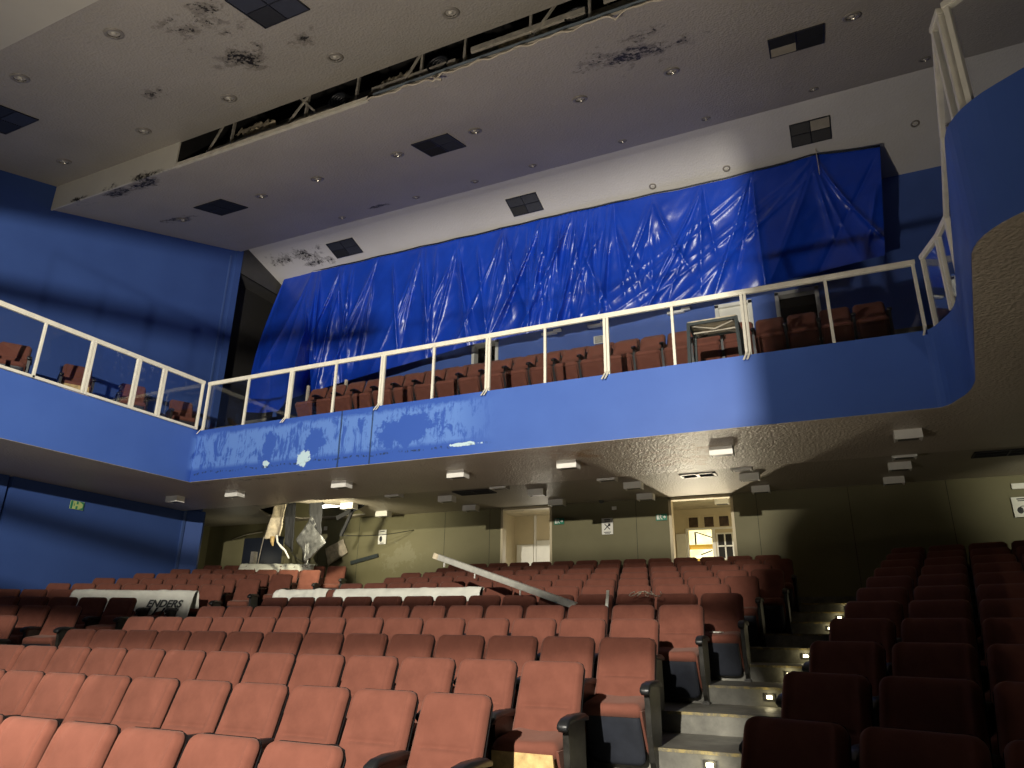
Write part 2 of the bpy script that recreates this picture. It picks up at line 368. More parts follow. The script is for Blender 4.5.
# left wall, lower and upper, ends in an angled return; behind it a recess
def wall_poly(mb, pts, z0, z1, th=.2):
    for (p, q) in zip(pts[:-1], pts[1:]):
        p, q = Vector((*p, 0)), Vector((*q, 0)); d = (q-p).normalized(); nrm = Vector((-d.y, d.x, 0))*th
        mb.prism([(p.x, p.y), (q.x, q.y), ((q+nrm).x, (q+nrm).y), ((p+nrm).x, (p+nrm).y)], z0, z1)
wall_poly(mb, [(-14.55, -9), (-14.55, 8.22)], -2.2, 2.80)
wall_poly(mb, [(-14.55, 8.30), (-14.82, 12.72), (-14.58, 13.04), (-14.65, 13.15), (-16.9, 13.2)], -2.2, 2.80)
mb.box((-14.9, 8.2, -2.2), (-14.66, 8.32, 2.8))
wall_poly(mb, [(-14.6, -9), (-14.6, 12.7), (-14.55, 12.95), (-16.9, 13.0)], 2.8, 11.2)
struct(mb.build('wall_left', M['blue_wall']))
k = MB(); k.box((-14.83, 12.60, -.6), (-14.775, 12.67, 2.79)); k.box((-14.62, 12.55, 3.8), (-14.575, 12.60, 9.9))
struct(k.build('trim_20', M['blue_trim']))
mb = MB(); mb.box((XR, -9, -2.2), (XR+.2, 16, 2.9)); struct(mb.build('wall_right', M['olive']))
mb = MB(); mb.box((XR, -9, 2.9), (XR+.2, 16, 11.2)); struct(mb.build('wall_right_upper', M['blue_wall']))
D1, D2 = (-7.44, -6.14), (-3.38, -2.03)
mb = MB(); holes_rect(mb, -17.2, XR, -.6, 3.46, [(*D1, -.6, 2.85), (*D2, -.6, 2.85)], lambda a, b, d: (a, 15.5+d, b), .16)
struct(mb.build('wall_back', M['olive']))
mb = MB(); mb.box((-17.2, 12.9, -2), (-17.0, 15.7, 11)); struct(mb.build('wall_recess', M['olive']))
mb = MB(); mb.box((-15.25, 13.05, 3.5), (-15.15, 15.5, 9.6)); struct(mb.build('recess_shade_panel', M['dark']))  # dark panel added where the recess is only in shade
k = MB()
for x in (-12.9, -11.6, -9.0, -7.75, -4.12, -1.55, .2, 1.9): k.box((x-.004, 15.497, .3), (x+.004, 15.501, 2.9))
struct(k.build('trim_21', M['dark']))
BD = [(-8.38, -7.62, 5.0, 7.32), (-2.02, -1.22, 5.0, 7.24), (-.70, .19, 5.0, 7.30)]
mb = MB(); holes_rect(mb, -17.2, XR, 3.46, 11, BD, lambda a, b, d: (a, 15.5+d, b), .16)
struct(mb.build('wall_back_upper', M['blue_back_lit']))

# unseen proscenium wall, its header, edge and plank shaped to mask the stage light
PY = -3.0
def at_stage(e, h=0.):   # opening point seen from the lamp at elevation slope e and side slope h
    s = PY-KEY.y; return (KEY.x+h*s, KEY.z+e*s)
hz = at_stage(.361)[1]
mb = MB(); mb.box((-18, PY-.12, hz), (8, PY+.12, 12)); mb.box((-18, PY-.12, -2.2), (-13.2, PY+.12, hz))
edge = [(hz, -.006), (at_stage(.2)[1], .0), (at_stage(.03)[1], .005), (at_stage(-.05)[1], .005), (at_stage(-.07)[1], -.014), (at_stage(-.16)[1], -.026), (at_stage(-.27)[1], -.026), (at_stage(-.31)[1], .000), (at_stage(-.5)[1], .014), (-2.2, .02)]
for (z1, h1), (z0, h0) in zip(edge[:-1], edge[1:]):
    x1, x0 = KEY.x+h1*2.5, KEY.x+h0*2.5
    mb.add([(x1, PY, z1), (x0, PY, z0), (8, PY, z0), (8, PY, z1), (x1, PY+.06, z1), (x0, PY+.06, z0), (8, PY+.06, z0), (8, PY+.06, z1)],
           [(0, 1, 2, 3), (4, 5, 6, 7), (0, 1, 5, 4), (1, 2, 6, 5), (2, 3, 7, 6), (3, 0, 4, 7)])
mb.box((KEY.x-1.25*2.5, PY-.1, at_stage(-.262)[1]), (KEY.x-.62*2.5, PY, at_stage(-.205)[1]))  # unseen plank added to shade the seats at the left
struct(mb.build('wall_stage_mask', M['dark']))
for i, (e, r) in enumerate(((.214, .046), (-.109, .032), (-.226, .036), (-.312, .020))):
    k = MB(); z = at_stage(e)[1]; k.tube([(-13, PY, z), (KEY.x-.50*2.5 if i == 0 else 4, PY, z)], r, 10); struct(k.build('trim_%d' % (30+i), M['dark']))  # unseen pipe battens that cast the dark bands over walls and seats

# unseen low screen, added to keep the ceiling fill off the front seats
mb = MB(); mb.box((-13, 1.15, -1.6), (.5, 1.25, -1.055)); struct(mb.build('fill_light_shield', M['dark']))

# ------------------------------------------------------------------ setting: ceilings
def c1(y): return 8.74+.28*(y-6.6)
def c2(y): return 8.5+.33*(y-7.8)
def c3(y): return 10.45-.31*(y-12.95)
def slab(mb, x0, x1, y0, y1, fz, th, mi=0, holes=(), ny=1):
    holes_rect(mb, x0, x1, y0, y1, list(holes), lambda a, b, d: (a, b, fz(b)+d), th, mi)
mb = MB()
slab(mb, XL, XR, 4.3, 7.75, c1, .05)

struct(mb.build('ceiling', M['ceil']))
mb = MB(); slab(mb, XL, XR, -3, 4.3, lambda y: c1(4.3)+.06*(y-4.3), .05); struct(mb.build('ceiling_front', M['ceil_front']))
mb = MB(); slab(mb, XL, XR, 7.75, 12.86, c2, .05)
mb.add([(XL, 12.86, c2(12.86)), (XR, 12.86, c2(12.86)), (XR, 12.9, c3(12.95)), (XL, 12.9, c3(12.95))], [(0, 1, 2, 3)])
struct(mb.build('ceiling_middle', M['ceil_mid_lit']))
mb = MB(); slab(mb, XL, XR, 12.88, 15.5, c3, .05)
struct(mb.build('ceiling_rear', M['ceil_rear_lit']))
mb = MB(); slab(mb, -17.2, XL+.02, 12.9, 15.6, lambda y: 9.55, .05); mb.box((XL-.03, 12.95, 9.55), (XL+.01, 15.5, 10.4))
struct(mb.build('ceiling_recess', M['recess']))
zt, zb = c1(7.75), c2(7.75)
GX0, GX1 = -10.88, .9
mb = MB(); mb.box((XL, 7.72, zb-.02), (GX0, 7.75, zt)); mb.box((GX1, 7.72, zb-.02), (XR, 7.75, zt))
struct(mb.build('ceiling_face', M['lip']))
mb = MB(); mb.box((GX0, 7.70, zb-.03), (-6.35, 7.76, zb+.045)); struct(mb.build('trim_22', M['lip_board']))
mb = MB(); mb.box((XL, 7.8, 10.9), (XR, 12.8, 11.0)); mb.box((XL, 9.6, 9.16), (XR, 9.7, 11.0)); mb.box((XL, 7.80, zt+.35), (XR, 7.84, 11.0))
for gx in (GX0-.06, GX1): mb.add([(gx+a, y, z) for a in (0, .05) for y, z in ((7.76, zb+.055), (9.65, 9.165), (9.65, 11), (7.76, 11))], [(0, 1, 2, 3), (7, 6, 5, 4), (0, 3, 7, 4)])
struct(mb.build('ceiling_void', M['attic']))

# ------------------------------------------------------------------ setting: balcony slab
def arc(c, a, b, seg=6):   # round the corner c between points a and b
    c, a, b = Vector(c), Vector(a), Vector(b); return [tuple((a*(1-t)**2+c*2*t*(1-t)+b*t*t)) for t in [i/seg for i in range(seg+1)]]
front = [(-11.73, 4.6), (-11.73, 10.0)]
front += [(1.25, 10.0)]+arc((1.38, 10.0), (1.30, 10.0), (1.44, 9.86), 3)+arc((1.60, 9.4), (1.53, 9.6), (1.58, 9.0), 6)+arc((1.10, 5.44), (1.17, 5.85), (1.44, 5.21), 8)+[(2.6, 4.40), (2.8, 4.32), (5, 4.3)]
def offs(poly, d):
    out = []
    for i, p in enumerate(poly):
        p = Vector(p); t0 = (p-Vector(poly[i-1])).normalized() if i else None
        t1 = (Vector(poly[i+1])-p).normalized() if i < len(poly)-1 else None
        t = ((t0 or t1)+(t1 or t0)).normalized(); c = 1/max(.5, t.dot(t0 or t1)); out.append((p.x-t.y*d*c, p.y+t.x*d*c))
    return out
inner = offs(front, .14)
mb = MB()
n = len(front)
vs = [(x, y, z) for (x, y) in front for z in (2.77, 3.83)]+[(x, y, z) for (x, y) in inner for z in (2.78, 3.83)]
fs = []
for i in range(n-1):
    a, b = 2*i, 2*i+2; A, B = 2*n+2*i, 2*n+2*i+2
    fs += [(a, b, b+1, a+1), (A, A+1, B+1, B), (a+1, b+1, B+1, A+1), (a, A, B, b)]
mb.add(vs, fs); struct(mb.build('balcony_front', M['fascia']))
mb = MB()
poly = [(x, y) for x, y in offs(front, .004)]
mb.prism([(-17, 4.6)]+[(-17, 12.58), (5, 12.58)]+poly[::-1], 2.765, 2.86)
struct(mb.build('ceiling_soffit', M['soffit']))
# rear soffit, a little higher, with the collapsed hole
bm = bmesh.new()
hole = [(-13.3, 13.55), (-12.5, 13.30), (-11.7, 13.05), (-11.3, 13.5), (-10.9, 13.9), (-10.95, 14.6), (-11.2, 15.2), (-12.2, 15.25), (-13.3, 15.2), (-13.75, 14.4)]
def loop(pts, z):
    v = [bm.verts.new((x, y, z)) for x, y in pts]; return [bm.edges.new((v[i], v[(i+1) % len(v)])) for i in range(len(v))]
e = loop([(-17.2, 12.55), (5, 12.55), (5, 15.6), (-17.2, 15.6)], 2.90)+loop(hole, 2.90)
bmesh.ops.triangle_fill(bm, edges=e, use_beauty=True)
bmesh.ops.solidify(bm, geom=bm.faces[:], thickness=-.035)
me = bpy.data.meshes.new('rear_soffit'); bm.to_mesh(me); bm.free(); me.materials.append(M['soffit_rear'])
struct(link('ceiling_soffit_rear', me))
mb = MB(); mb.box((-17.2, 12.52, 2.86), (5, 12.56, 2.94)); mb.box((-17.2, 12.5, 3.45), (5, 15.6, 3.5))
struct(mb.build('ceiling_slab', M['attic']))
mb = MB()
mb.prism([(-17, 4.6), (-17, 15.5), (5, 15.5)]+poly[::-1], 3.6, 3.78)
for i, y in enumerate((11.72, 12.68, 13.64)): mb.box((-14.4, y, 3.6), (4.4, 15.5, 4.44+.44*i))
struct(mb.build('floor_balcony', M['concrete']))
k = MB(); k.box((XR-.02, 4, 3.8), (XR, 15.5, 3.95)); struct(k.build('baseboard_right', M['dark']))
# ------------------------------------------------------------------ theatre seats
def pillow(mb, hw, h, t, frame, r=.05, rb=.02, nu=14, nv=16, mi=0, pu=8, pv=10, ex=.36, extra=None, back=True, taper=0.):
    """cushion: frame(x, z, d) -> local point; outline hw x h with rounded corners; d = depth of the front face"""
    hw0 = hw
    def half(z):
        hw = hw0-taper*z/h
        if z > h-r: q = z-(h-r); return hw-r+math.sqrt(max(0, r*r-q*q))
        if z < rb: q = rb-z; return hw-rb+math.sqrt(max(0, rb*rb-q*q))
        return hw
    def pt(i, j, dep):
        u = -math.cos(pi*i/nu); w = -math.cos(pi*j/nv); z = h*(w+1)/2; x = u*half(z)
        if not dep: return frame(x, z, 0)
        d = t*max(0, 1-abs(u)**pu)**ex*max(0, 1-abs(w)**pv)**ex
        if extra: d += extra(u, z/h)*max(0, 1-abs(u)**pu)**.5*max(0, 1-abs(w)**pv)**.5
        return frame(x, z, d)
    vs = [pt(i, j, True) for j in range(nv+1) for i in range(nu+1)]
    fs = [(j*(nu+1)+i, j*(nu+1)+i+1, (j+1)*(nu+1)+i+1, (j+1)*(nu+1)+i) for j in range(nv) for i in range(nu)]
    mb.add(vs, fs, mi, True)
    if back:
        vs = [pt(i, j, False) for j in range(nv+1) for i in range(nu+1)]
        mb.add(vs, [f[::-1] for f in fs], mi, True)
    return mb
REC = R(21); BL = .622
def back_frame(x, z, d, off=0.):
    d += off
    return Vector((x, .060+z*math.sin(REC)-d*math.cos(REC), .370+z*math.cos(REC)+d*math.sin(REC)))
def back_extra(u, v):
    g = .020*math.exp(-((abs(u)-.85)/.06)**2)-.004*math.exp(-((abs(u)-.70)/.05)**2)                      # side bolsters
    g += .020*math.exp(-((v-.24)/.16)**2)*(1-u*u)                   # lumbar swell
    g += .008/(1+math.exp((v-.47)/.012))*(1-u*u)
    g -= .016*math.exp(-((v-.475)/.022)**2)*(1 if abs(u) < .70 else max(0, 1-(abs(u)-.70)/.10))  # seam
    g += .006*math.exp(-((v-.80)/.15)**2)*(1-u*u)
    return g
def m_back(nu=24, nv=84): return pillow(MB(), .250, BL, .055, back_frame, .06, .03, nu, nv, extra=back_extra, taper=.009)
def m_shell(nu=12, nv=10): return pillow(MB(), .256, BL+.006, .030, lambda x, z, d: back_frame(x, z, -d, -.0), .065, .03, nu, nv, pu=12, pv=14, taper=.009)
def m_cushion(nu=12, nv=12):
    def fr(x, z, d):  # z runs from the front edge backwards
        y = -.305+z; return Vector((x, y+.03*(1-min(1, d/.09))*(z < .1), .395+d+.05*(z/.46)))
    b = pillow(MB(), .236, .45, .095, fr, .03, .05, nu, nv, pu=10, pv=12, extra=lambda u, v: -.012*math.exp(-(u/.5)**2)*(1-v*.2))
    pr_ = [(-.275, .44), (-.255, .38), (-.11, .15), (-.02, .10), (.05, .14), (.13, .44)]
    for sx in (-1, 1):
        n = len(pr_); vs = [(sx*.224, y, z) for y, z in pr_]+[(sx*.238, y+.01*(i < 4), z) for i, (y, z) in enumerate(pr_)]
        b.add(vs, [tuple(range(n)), tuple(range(n, 2*n))[::-1]]+[(i, (i+1) % n, n+(i+1) % n, n+i) for i in range(n)])
    return b
def m_seatpan(nu=12, nv=10, h=.42):
    a = R(24)
    def fr(x, z, d):  # z runs down the sloping front panel
        return Vector((x, -.285+z*math.sin(a)-d*math.cos(a)+.03, .435-z*math.cos(a)-d*math.sin(a)))
    b = pillow(MB(), .222, h, .03, fr, .07, .02, nu, nv, pu=12, pv=12)
    b.box((-.20, -.20, .30), (.20, .10, .385)); return b
def m_board():      # bare plywood where the seat pan is missing
    b = MB(); a = R(8)
    vs = [(-.225, -.285, .42), (.205, -.285, .42), (.215, -.285, .33), (.225, -.262, .10), (-.225, -.262, .10)]
    n = len(vs); v2 = [(x, y+.02, z) for x, y, z in vs]
    b.add(vs+v2, [(0, 1, 2, 3, 4), (9, 8, 7, 6, 5)]+[(i, (i+1) % n, n+(i+1) % n, n+i) for i in range(n)])
    b.box((-.2, -.20, .30), (.2, .10, .38)); return b
def m_arm(x):
    prof = [(.17, .615), (.10, .640), (-.10, .645), (-.21, .632), (-.265, .600), (-.275, .568), (-.255, .550), (-.225, .565), (-.20, .590), (-.05, .603), (.17, .585)]
    b = MB(); n = len(prof); w = .034
    for s_, ww in ((-1, w), (1, w)): pass
    rings = [(-w, .78), (-w*.8, .95), (0, 1.0), (w*.8, .95), (w, .78)]
    cy, cz = -.03, .605
    vs = []
    for dx, sc in rings: vs += [(x+dx, y+(0), cz+(z-cz)*sc) for y, z in prof]
    fs = []
    for k in range(len(rings)-1):
        for i in range(n): fs.append((k*n+i, k*n+(i+1) % n, (k+1)*n+(i+1) % n, (k+1)*n+i))
    fs += [tuple(range(n))[::-1], tuple((len(rings)-1)*n+i for i in range(n))]
    return b.add(vs, fs, 0, True)
def m_stand(x):
    prof = [(.12, .60), (-.19, .60), (-.205, .56), (-.17, .26), (-.12, .08), (-.085, .03), (-.085, 0), (.075, 0), (.075, .03), (.10, .10), (.14, .30)]
    b = MB(); n = len(prof); vs = [(x-.021, y, z) for y, z in prof]+[(x+.021, y, z) for y, z in prof]
    b.add(vs, [tuple(range(n)), tuple(range(n, 2*n))[::-1]]+[(i, (i+1) % n, n+(i+1) % n, n+i) for i in range(n)])
    b.box((x-.035, -.12, 0), (x+.035, .10, .022)); return b
P = .53
ME = dict(backrest=m_back().mesh('backrest', M['fabric']), back_shell=m_shell().mesh('back_shell', M['shell']),
          seat_cushion=m_cushion().mesh('seat_cushion', M['fabric']), seat_pan=m_seatpan().mesh('seat_pan', M['panel']),
          seat_board=m_board().mesh('seat_board', M['plywood']),
          armrest=m_arm(P/2).mesh('armrest', M['plastic']), side_stand=m_stand(P/2).mesh('side_stand', M['stand']),
          armrest_l=m_arm(-P/2).mesh('armrest', M['plastic']), side_stand_l=m_stand(-P/2).mesh('side_stand', M['stand']))
def m_low():
    b = MB()
    for src, mi in ((m_back(10, 12), 0), (m_shell(8, 6), 1), (m_cushion(8, 6), 0), (m_seatpan(8, 6), 2), (m_arm(P/2), 1), (m_stand(P/2), 1)):
        o = len(b.v); b.v += src.v; b.f += [[i+o for i in f] for f in src.f]; b.mi += [mi]*len(src.f); b.sm += src.sm
    return b
ME_BAL = m_low().mesh('theatre_seat', [M['fabric'], M['plastic'], M['fabric']])
ME_LOW = m_low().mesh('theatre_seat', [M['fabric'], M['plastic'], M['panel']])
ORD = ['', 'first', 'second', 'third', 'fourth', 'fifth', 'sixth', 'seventh', 'eighth', 'ninth', 'tenth', 'eleventh', 'twelfth', 'thirteenth', 'fourteenth', 'fifteenth', 'sixteenth', 'seventeenth', 'eighteenth', 'nineteenth', 'twentieth',
       'twenty-first', 'twenty-second', 'twenty-third', 'twenty-fourth', 'twenty-fifth', 'twenty-sixth', 'twenty-seventh', 'twenty-eighth', 'twenty-ninth', 'thirtieth']
def seat(loc, rz, label, group, detail=True, left_arm=False, board=False, low=None):
    if not detail:
        o = link('theatre_seat', low or ME_LOW, None, loc); o.rotation_euler = (0, 0, rz); return tag(o, label, 'theatre seat', group)
    t = thing('theatre_seat', label, 'theatre seat', loc, rz, group)
    parts = ['backrest', 'back_shell', 'seat_cushion', 'seat_board' if board else 'seat_pan', 'armrest', 'side_stand']
    if left_arm: parts += ['armrest_l', 'side_stand_l']
    for p in parts: link(p.replace('_l', '') if p.endswith('_l') else p, ME[p], t)
    return t
def seen(loc, rz, m=6):
    c, s = math.cos(rz), math.sin(rz)
    for lx in (-.24, .24):
        for (ly, lz) in ((.27, .92), (-.1, .64)):
            if in_frame((loc[0]+lx*c-ly*s, loc[1]+lx*s+ly*c, loc[2]+lz), m): return True
    return False
REND = {1: -2.34, 2: -2.09, 3: -1.83, 4: -1.54, 5: -1.74, 6: -1.48, 7: -1.19, 8: -1.46, 9: -1.20, 10: -.92, 11: -1.17, 12: -.90, 13: -1.16}
COUNT = 0
for n in range(1, 14):
    k = 0
    for i in range(14):
        x = REND[n]-P*(i+.5)+.040
        loc = (x, Yn(n)-.275-(.13 if n == 1 else 0), Zf(n))
        if not seen(loc, 0): continue
        k = i+1
        if n == 3 and i == 0: lab = 'end seat with a bare plywood front, third row, beside the stair aisle'
        else: lab = 'rust red theatre seat, %s row from the front, %s from the stairs' % (ORD[n], ORD[k])
        seat(loc, R(random.uniform(-.5, .5)), lab, 'red theatre seats of the centre block', n <= 8, i == 13, n == 3 and i == 0); COUNT += 1
for n in range(4, 14):
    sx, sy = -11.0-.022*(n-5), Yn(n)-.32
    for i in range(7):
        c, s = math.cos(A_L), math.sin(A_L)
        bx, by = sx-P*(i+.5)*c, sy-P*(i+.5)*s          # back-top line
        loc = (bx+.275*s, by-.275*c, Zf(n))
        if not seen(loc, A_L): continue
        seat(loc, A_L, 'red theatre seat by the left wall, %s row from back, %s from aisle' % (ORD[14-n], ORD[i+1]),
             'red theatre seats of the left block', n <= 8, i == 6); COUNT += 1
for n in range(2, 13):
    sx, sy = SR(n)
    for i in range(8):
        c, s = math.cos(-A_R), math.sin(-A_R)
        bx, by = sx+P*(i+.5)*c, sy+P*(i+.5)*s
        loc = (bx+.275*s, by-.275*c, Zf(n))
        if bx > 4.0 or not seen(loc, -A_R, 2): continue
        seat(loc, -A_R, 'shadowed red theatre seat right of the stairs, %s row, %s seat from the stairs' % (ORD[n-1], ORD[i+1]),
             'red theatre seats right of the stairs', n <= 5, i == 0); COUNT += 1
for r_, (yy, fz) in enumerate(((12.45, 4.44), (13.42, 4.88))):
    for i in range(27):
        x = 1.15-P*(i+.5)-.2*r_
        loc = (x, yy-.275, fz)
        if (r_ == 1 and x > -1) or x < -11.25: continue
        seat(loc, 0, 'red seat behind the glass railing, %s balcony row, %s from the right' % (('front', 'second')[r_], ORD[i+1]),
             'red seats in the balcony', False, low=ME_BAL); COUNT += 1
for i, (x, y, a, what) in enumerate(((-12.75, 6.75, 58, 'nearest the left edge of the photo'), (-12.75, 7.95, 62, 'with a bare plywood front'), (-12.75, 9.15, 60, 'third from photo left'), (-12.7, 10.35, 64, 'next to the railing corner'))):
    for j in range(1):
        loc = (x-P*j*math.cos(R(a)), y-P*j*math.sin(R(a)), 3.80)
        t = seat(loc, R(a), 'red seat in the left balcony bay, %s' % what, 'red seats in the left balcony', True, True, i == 1 and j == 0); COUNT += 1
print('SEATS', COUNT)
# ------------------------------------------------------------------ glazed railings
def rail_panel(p0, p1, panes, label, bottom=False, feet=True, z0=3.83, z1=4.88):
    p0, p1 = Vector((*p0, 0)), Vector((*p1, 0)); L = (p1-p0).length; a = math.atan2((p1-p0).y, (p1-p0).x)
    t = thing('railing_panel', label, 'railing', (p0.x, p0.y, z0), a, 'white glazed railing panels round the balcony')
    h = z1-z0
    k = MB(); k.box((-.006, -.032, h-.058), (L+.006, .032, h), ch=.008); k.box((.0, -.022, h-.078), (L, .022, h-.058))
    k.build('top_rail', M['white_metal'], t)
    for x0 in (.004, L-.046):
        k = MB(); k.box((x0, -.026, 0), (x0+.042, .026, h-.07), ch=.005)
        if feet: k.bar((x0+.025, -.03, .05), (x0-.02, -.10, -.09), .03, .012)
        k.build('post', M['white_metal'], t)
    if bottom:
        k = MB(); k.box((.05, -.022, .0), (L-.05, .022, .045)); k.build('bottom_rail', M['white_metal'], t)
    xs = [.055]+[L*i/panes for i in range(1, panes)]+[L-.055]
    for x in xs[1:-1]:
        k = MB(); k.box((x-.021, -.022, 0), (x+.021, .022, h-.07), ch=.005); k.build('mullion', M['white_metal'], t)
    for i in range(panes):
        k = MB(); k.box((xs[i]+.01, -.004, .012), (xs[i+1]-.01, .004, h-.07)); k.build('glass_pane', M['glass'], t)
    return t
fx = [-11.66, -9.43, -7.28, -5.12, -3.02, -.90, 1.36]
nm = ['at the left corner', 'second from the left corner', 'third from the left corner', 'third from the right end', 'in front of the steel-legged table', 'at the right end']
for i in range(6): rail_panel((fx[i], 10.03), (fx[i+1], 10.03), 2, 'white two-pane glazed railing panel on the front balcony edge, '+nm[i])
lx = [(5.70, 7.45, 2, 'wide two-pane white railing panel on the left balcony side'), (7.45, 8.38, 1, 'single-pane white railing panel on the left balcony side, wider'),
      (8.38, 8.96, 1, 'narrowest white railing panel on the left balcony side'), (8.96, 9.93, 1, 'white railing panel on the left side meeting the corner')]
for a, b, k_, l in lx: rail_panel((-11.69, a), (-11.69, b), k_, l, True, False)
rail_panel((1.44, 9.93), (1.58, 9.40), 1, 'short white railing panel on the right balcony corner', False, False)
rail_panel((1.585, 9.38), (1.64, 8.95), 1, 'second short white railing panel round the right balcony corner', False, False)
rail_panel((1.64, 8.93), (1.46, 7.25), 1, 'long white railing panel along the right balcony side, farther', False, False)
rail_panel((1.45, 7.23), (1.26, 5.72), 1, 'long white railing panel along the right balcony side, nearer', False, False)
rail_panel((1.24, 5.68), (1.27, 5.47), 1, 'slim white railing panel at the near right balcony corner', False, False)
rail_panel((1.29, 5.44), (2.45, 4.58), 1, 'large white railing panel with dark glass at top right', False, False)

# ------------------------------------------------------------------ blue plastic sheet
TOP = [(-0.9932, 0.6983), (-0.8506, 0.6931), (-0.7077, 0.6924), (-0.534, 0.6901), (-0.3773, 0.69), (-0.2015, 0.6866), (-0.1368, 0.6839), (-0.0446, 0.6854), (0.0356, 0.6890), (0.1215, 0.6763)]
HEM = [(-1.0508, 0.4091), (-1.0054, 0.4018), (-0.9649, 0.4011), (-0.9431, 0.4208), (-0.8908, 0.4304), (-0.7761, 0.4449), (-0.6472, 0.4592), (-0.5466, 0.472), (-0.415, 0.4765), (-0.3107, 0.4795), (-0.2451, 0.4800), (-0.152, 0.4815), (-0.0926, 0.4872), (-0.0086, 0.4912), (0.058, 0.4978), (0.1028, 0.502)]
def interp(tab, s):
    x = tab[0][0]+(tab[-1][0]-tab[0][0])*s
    for (x0, z0), (x1, z1) in zip(tab[:-1], tab[1:]):
        if x <= x1+1e-9: return x, z0+(z1-z0)*(x-x0)/(x1-x0)
    return tab[-1]
PINS = [0., .065, .13, .21, .30, .37, .455, .52, .575, .64, .70, .77, .84, .92, 1.]
rc = random.Random(11); CREASE = []
for i, p in enumerate(PINS):
    for j in range(7 if .4 < p < .72 else 5):
        a = rc.uniform(-.075, .095); v0 = rc.choice([0, 0, .05, .2, .35]); CREASE.append((p+rc.uniform(-.004, .004)-a*v0*.3, a, v0, rc.uniform(.5, 1.15), rc.uniform(.045, .13)*rc.choice([1, 1, -.7]), rc.uniform(.0022, .0048)))
for j in range(26):
    CREASE.append((rc.uniform(.48, .64), rc.uniform(-.03, .04), 0, 1.2, rc.uniform(.05, .12), rc.uniform(.002, .004)))
for j in range(14):
    CREASE.append((rc.uniform(.02, .45), rc.uniform(-.01, .09), rc.choice([0, .1]), rc.uniform(.7, 1.2), rc.uniform(.06, .13), rc.uniform(.002, .0045)))
for j in range(6):
    CREASE.append((rc.uniform(.84, .95), rc.uniform(-.30, -.16), .0, 1.2, rc.uniform(.04, .08), rc.uniform(.005, .008)))
def sheet(s, v):
    x0, z0 = interp(TOP, s); x1, z1 = interp(HEM, s)
    near = min(PINS, key=lambda q: abs(q-s)); z0 -= .0016*min(1, abs(s-near)/.03)   # slight sag between pins
    w = v**.9
    xr = x0+(x1-x0)*w-(.018*math.sin(pi*v)*(1-s/.06) if s < .06 else 0); zr = z0+(z1-z0)*w
    d = 14.42+.42*v                                         # hangs in a little towards the back wall
    if s < .13: d -= 3.85*v**1.6*(1 if s < .085 else max(0, 1-(s-.085)/.045)**2)
    f = 0.
    for (c, a, va, vb, A, wd) in CREASE:
        if v < va-.05 or v > vb+.1: continue
        e = abs(s-(c+a*v))/(wd*(.55+1.1*v))
        if e > 6: continue
        f += A*math.exp(-e)*min(1, (v-va+.05)/.12)*min(1, max(0, vb+.1-v)/.25)
    f *= min(1, .25+3*v)
    f += .10*math.sin(2*pi*(s*6.3+.25*v+.3*math.sin(s*5)))*v
    f += .10*noise.noise(Vector((s*16+v*1.5, v*1.6, 1.7)))*min(1, v*3+.1)+.012*noise.noise(Vector((s*70+v*6, v*9, 5.1)))
    d -= f
    return Vector((xr*d, d, zr*d))
k = MB(); k.grid(sheet, 640, 90)
tarp = tag(k.build('plastic_sheet', M['tarp'], recalc=False), 'big creased blue plastic sheet hung from the rear ceiling above the balcony', 'plastic sheet')
k = MB(); k.tube([sheet(i/60, 0)+Vector((0, -.03, .01)) for i in range(61)], .018, 6); k.build('hanging_cord', M['navydoor'], tarp)
k = MB(); p_ = sheet(.93, .0); k.box((p_.x-.10, p_.y-.10, p_.z-.55), (p_.x-.085, p_.y-.085, p_.z+.15)); 
tag(k.build('cord', M['cable']), 'pale cord hanging from the ceiling at the right part of the blue sheet', 'cord')

# ------------------------------------------------------------------ lights and vents in the upper ceilings
def frame_on(x, y, fz, rz=0.):
    e = .05; n_ = Vector((0, -(fz(y+e)-fz(y-e))/(2*e), 1)).normalized(); ax = Vector((1, 0, 0)); ay = n_.cross(ax)
    return Matrix(((ax.x, ay.x, n_.x, x), (ax.y, ay.y, n_.y, y), (ax.z, ay.z, n_.z, fz(y)), (0, 0, 0, 1)))
dl_ring = MB().lathe([(.088, .02), (.088, -.012), (.10, -.02), (.135, -.014), (.14, .0)], 24).mesh('trim_ring', M['dl_ring'])
dl_bowl = MB().lathe([(.088, -.012), (.075, .02), (.045, .05), (.0, .055)], 20).mesh('reflector', M['chrome'])
dl_bulb = MB().lathe([(.0, -.022), (.028, -.016), (.04, .004), (.032, .03), (.012, .05)], 16).mesh('bulb', M['bulb'])
def downlight(x, y, fz, label, sc=1.):
    t = thing('downlight', label, 'ceiling light', (0, 0, 0), 0, 'round recessed ceiling lights'); t.matrix_world = frame_on(x, y, fz)@Matrix.Translation((0, 0, -.002))@Matrix.Scale(sc, 4)
    link('trim_ring', dl_ring, t); link('reflector', dl_bowl, t); link('bulb', dl_bulb, t)
def side(i, n): return '%s from the left' % ORD[i+1] if i < (n+1)//2 else ('rightmost' if i == n-1 else '%s from the right' % ORD[n-i])
R1 = [-13.32, -11.03, -8.88, -6.56, -4.39]
for i, x in enumerate(R1): downlight(x, 7.05, c1, 'round ceiling light in the row in front of the torn gap, %s' % side(i, 5))
for x, l in ((-11.0, 'left'), (-8.81, 'right')): downlight(x, 4.87, c1, 'round ceiling light in the row nearest the stage, %s one' % l)
R2 = [-13.35, -10.91, -9.34, -7.29, -5.5, -3.34, -1.67, 1.17]
for i, x in enumerate(R2): downlight(x, 9.95, c2, 'round ceiling light in the row behind the torn gap, %s' % side(i, 8))
R3 = [-10.65, -8.42, -6.81, -5.33, -3.23, -1.47, .58, 2.47]
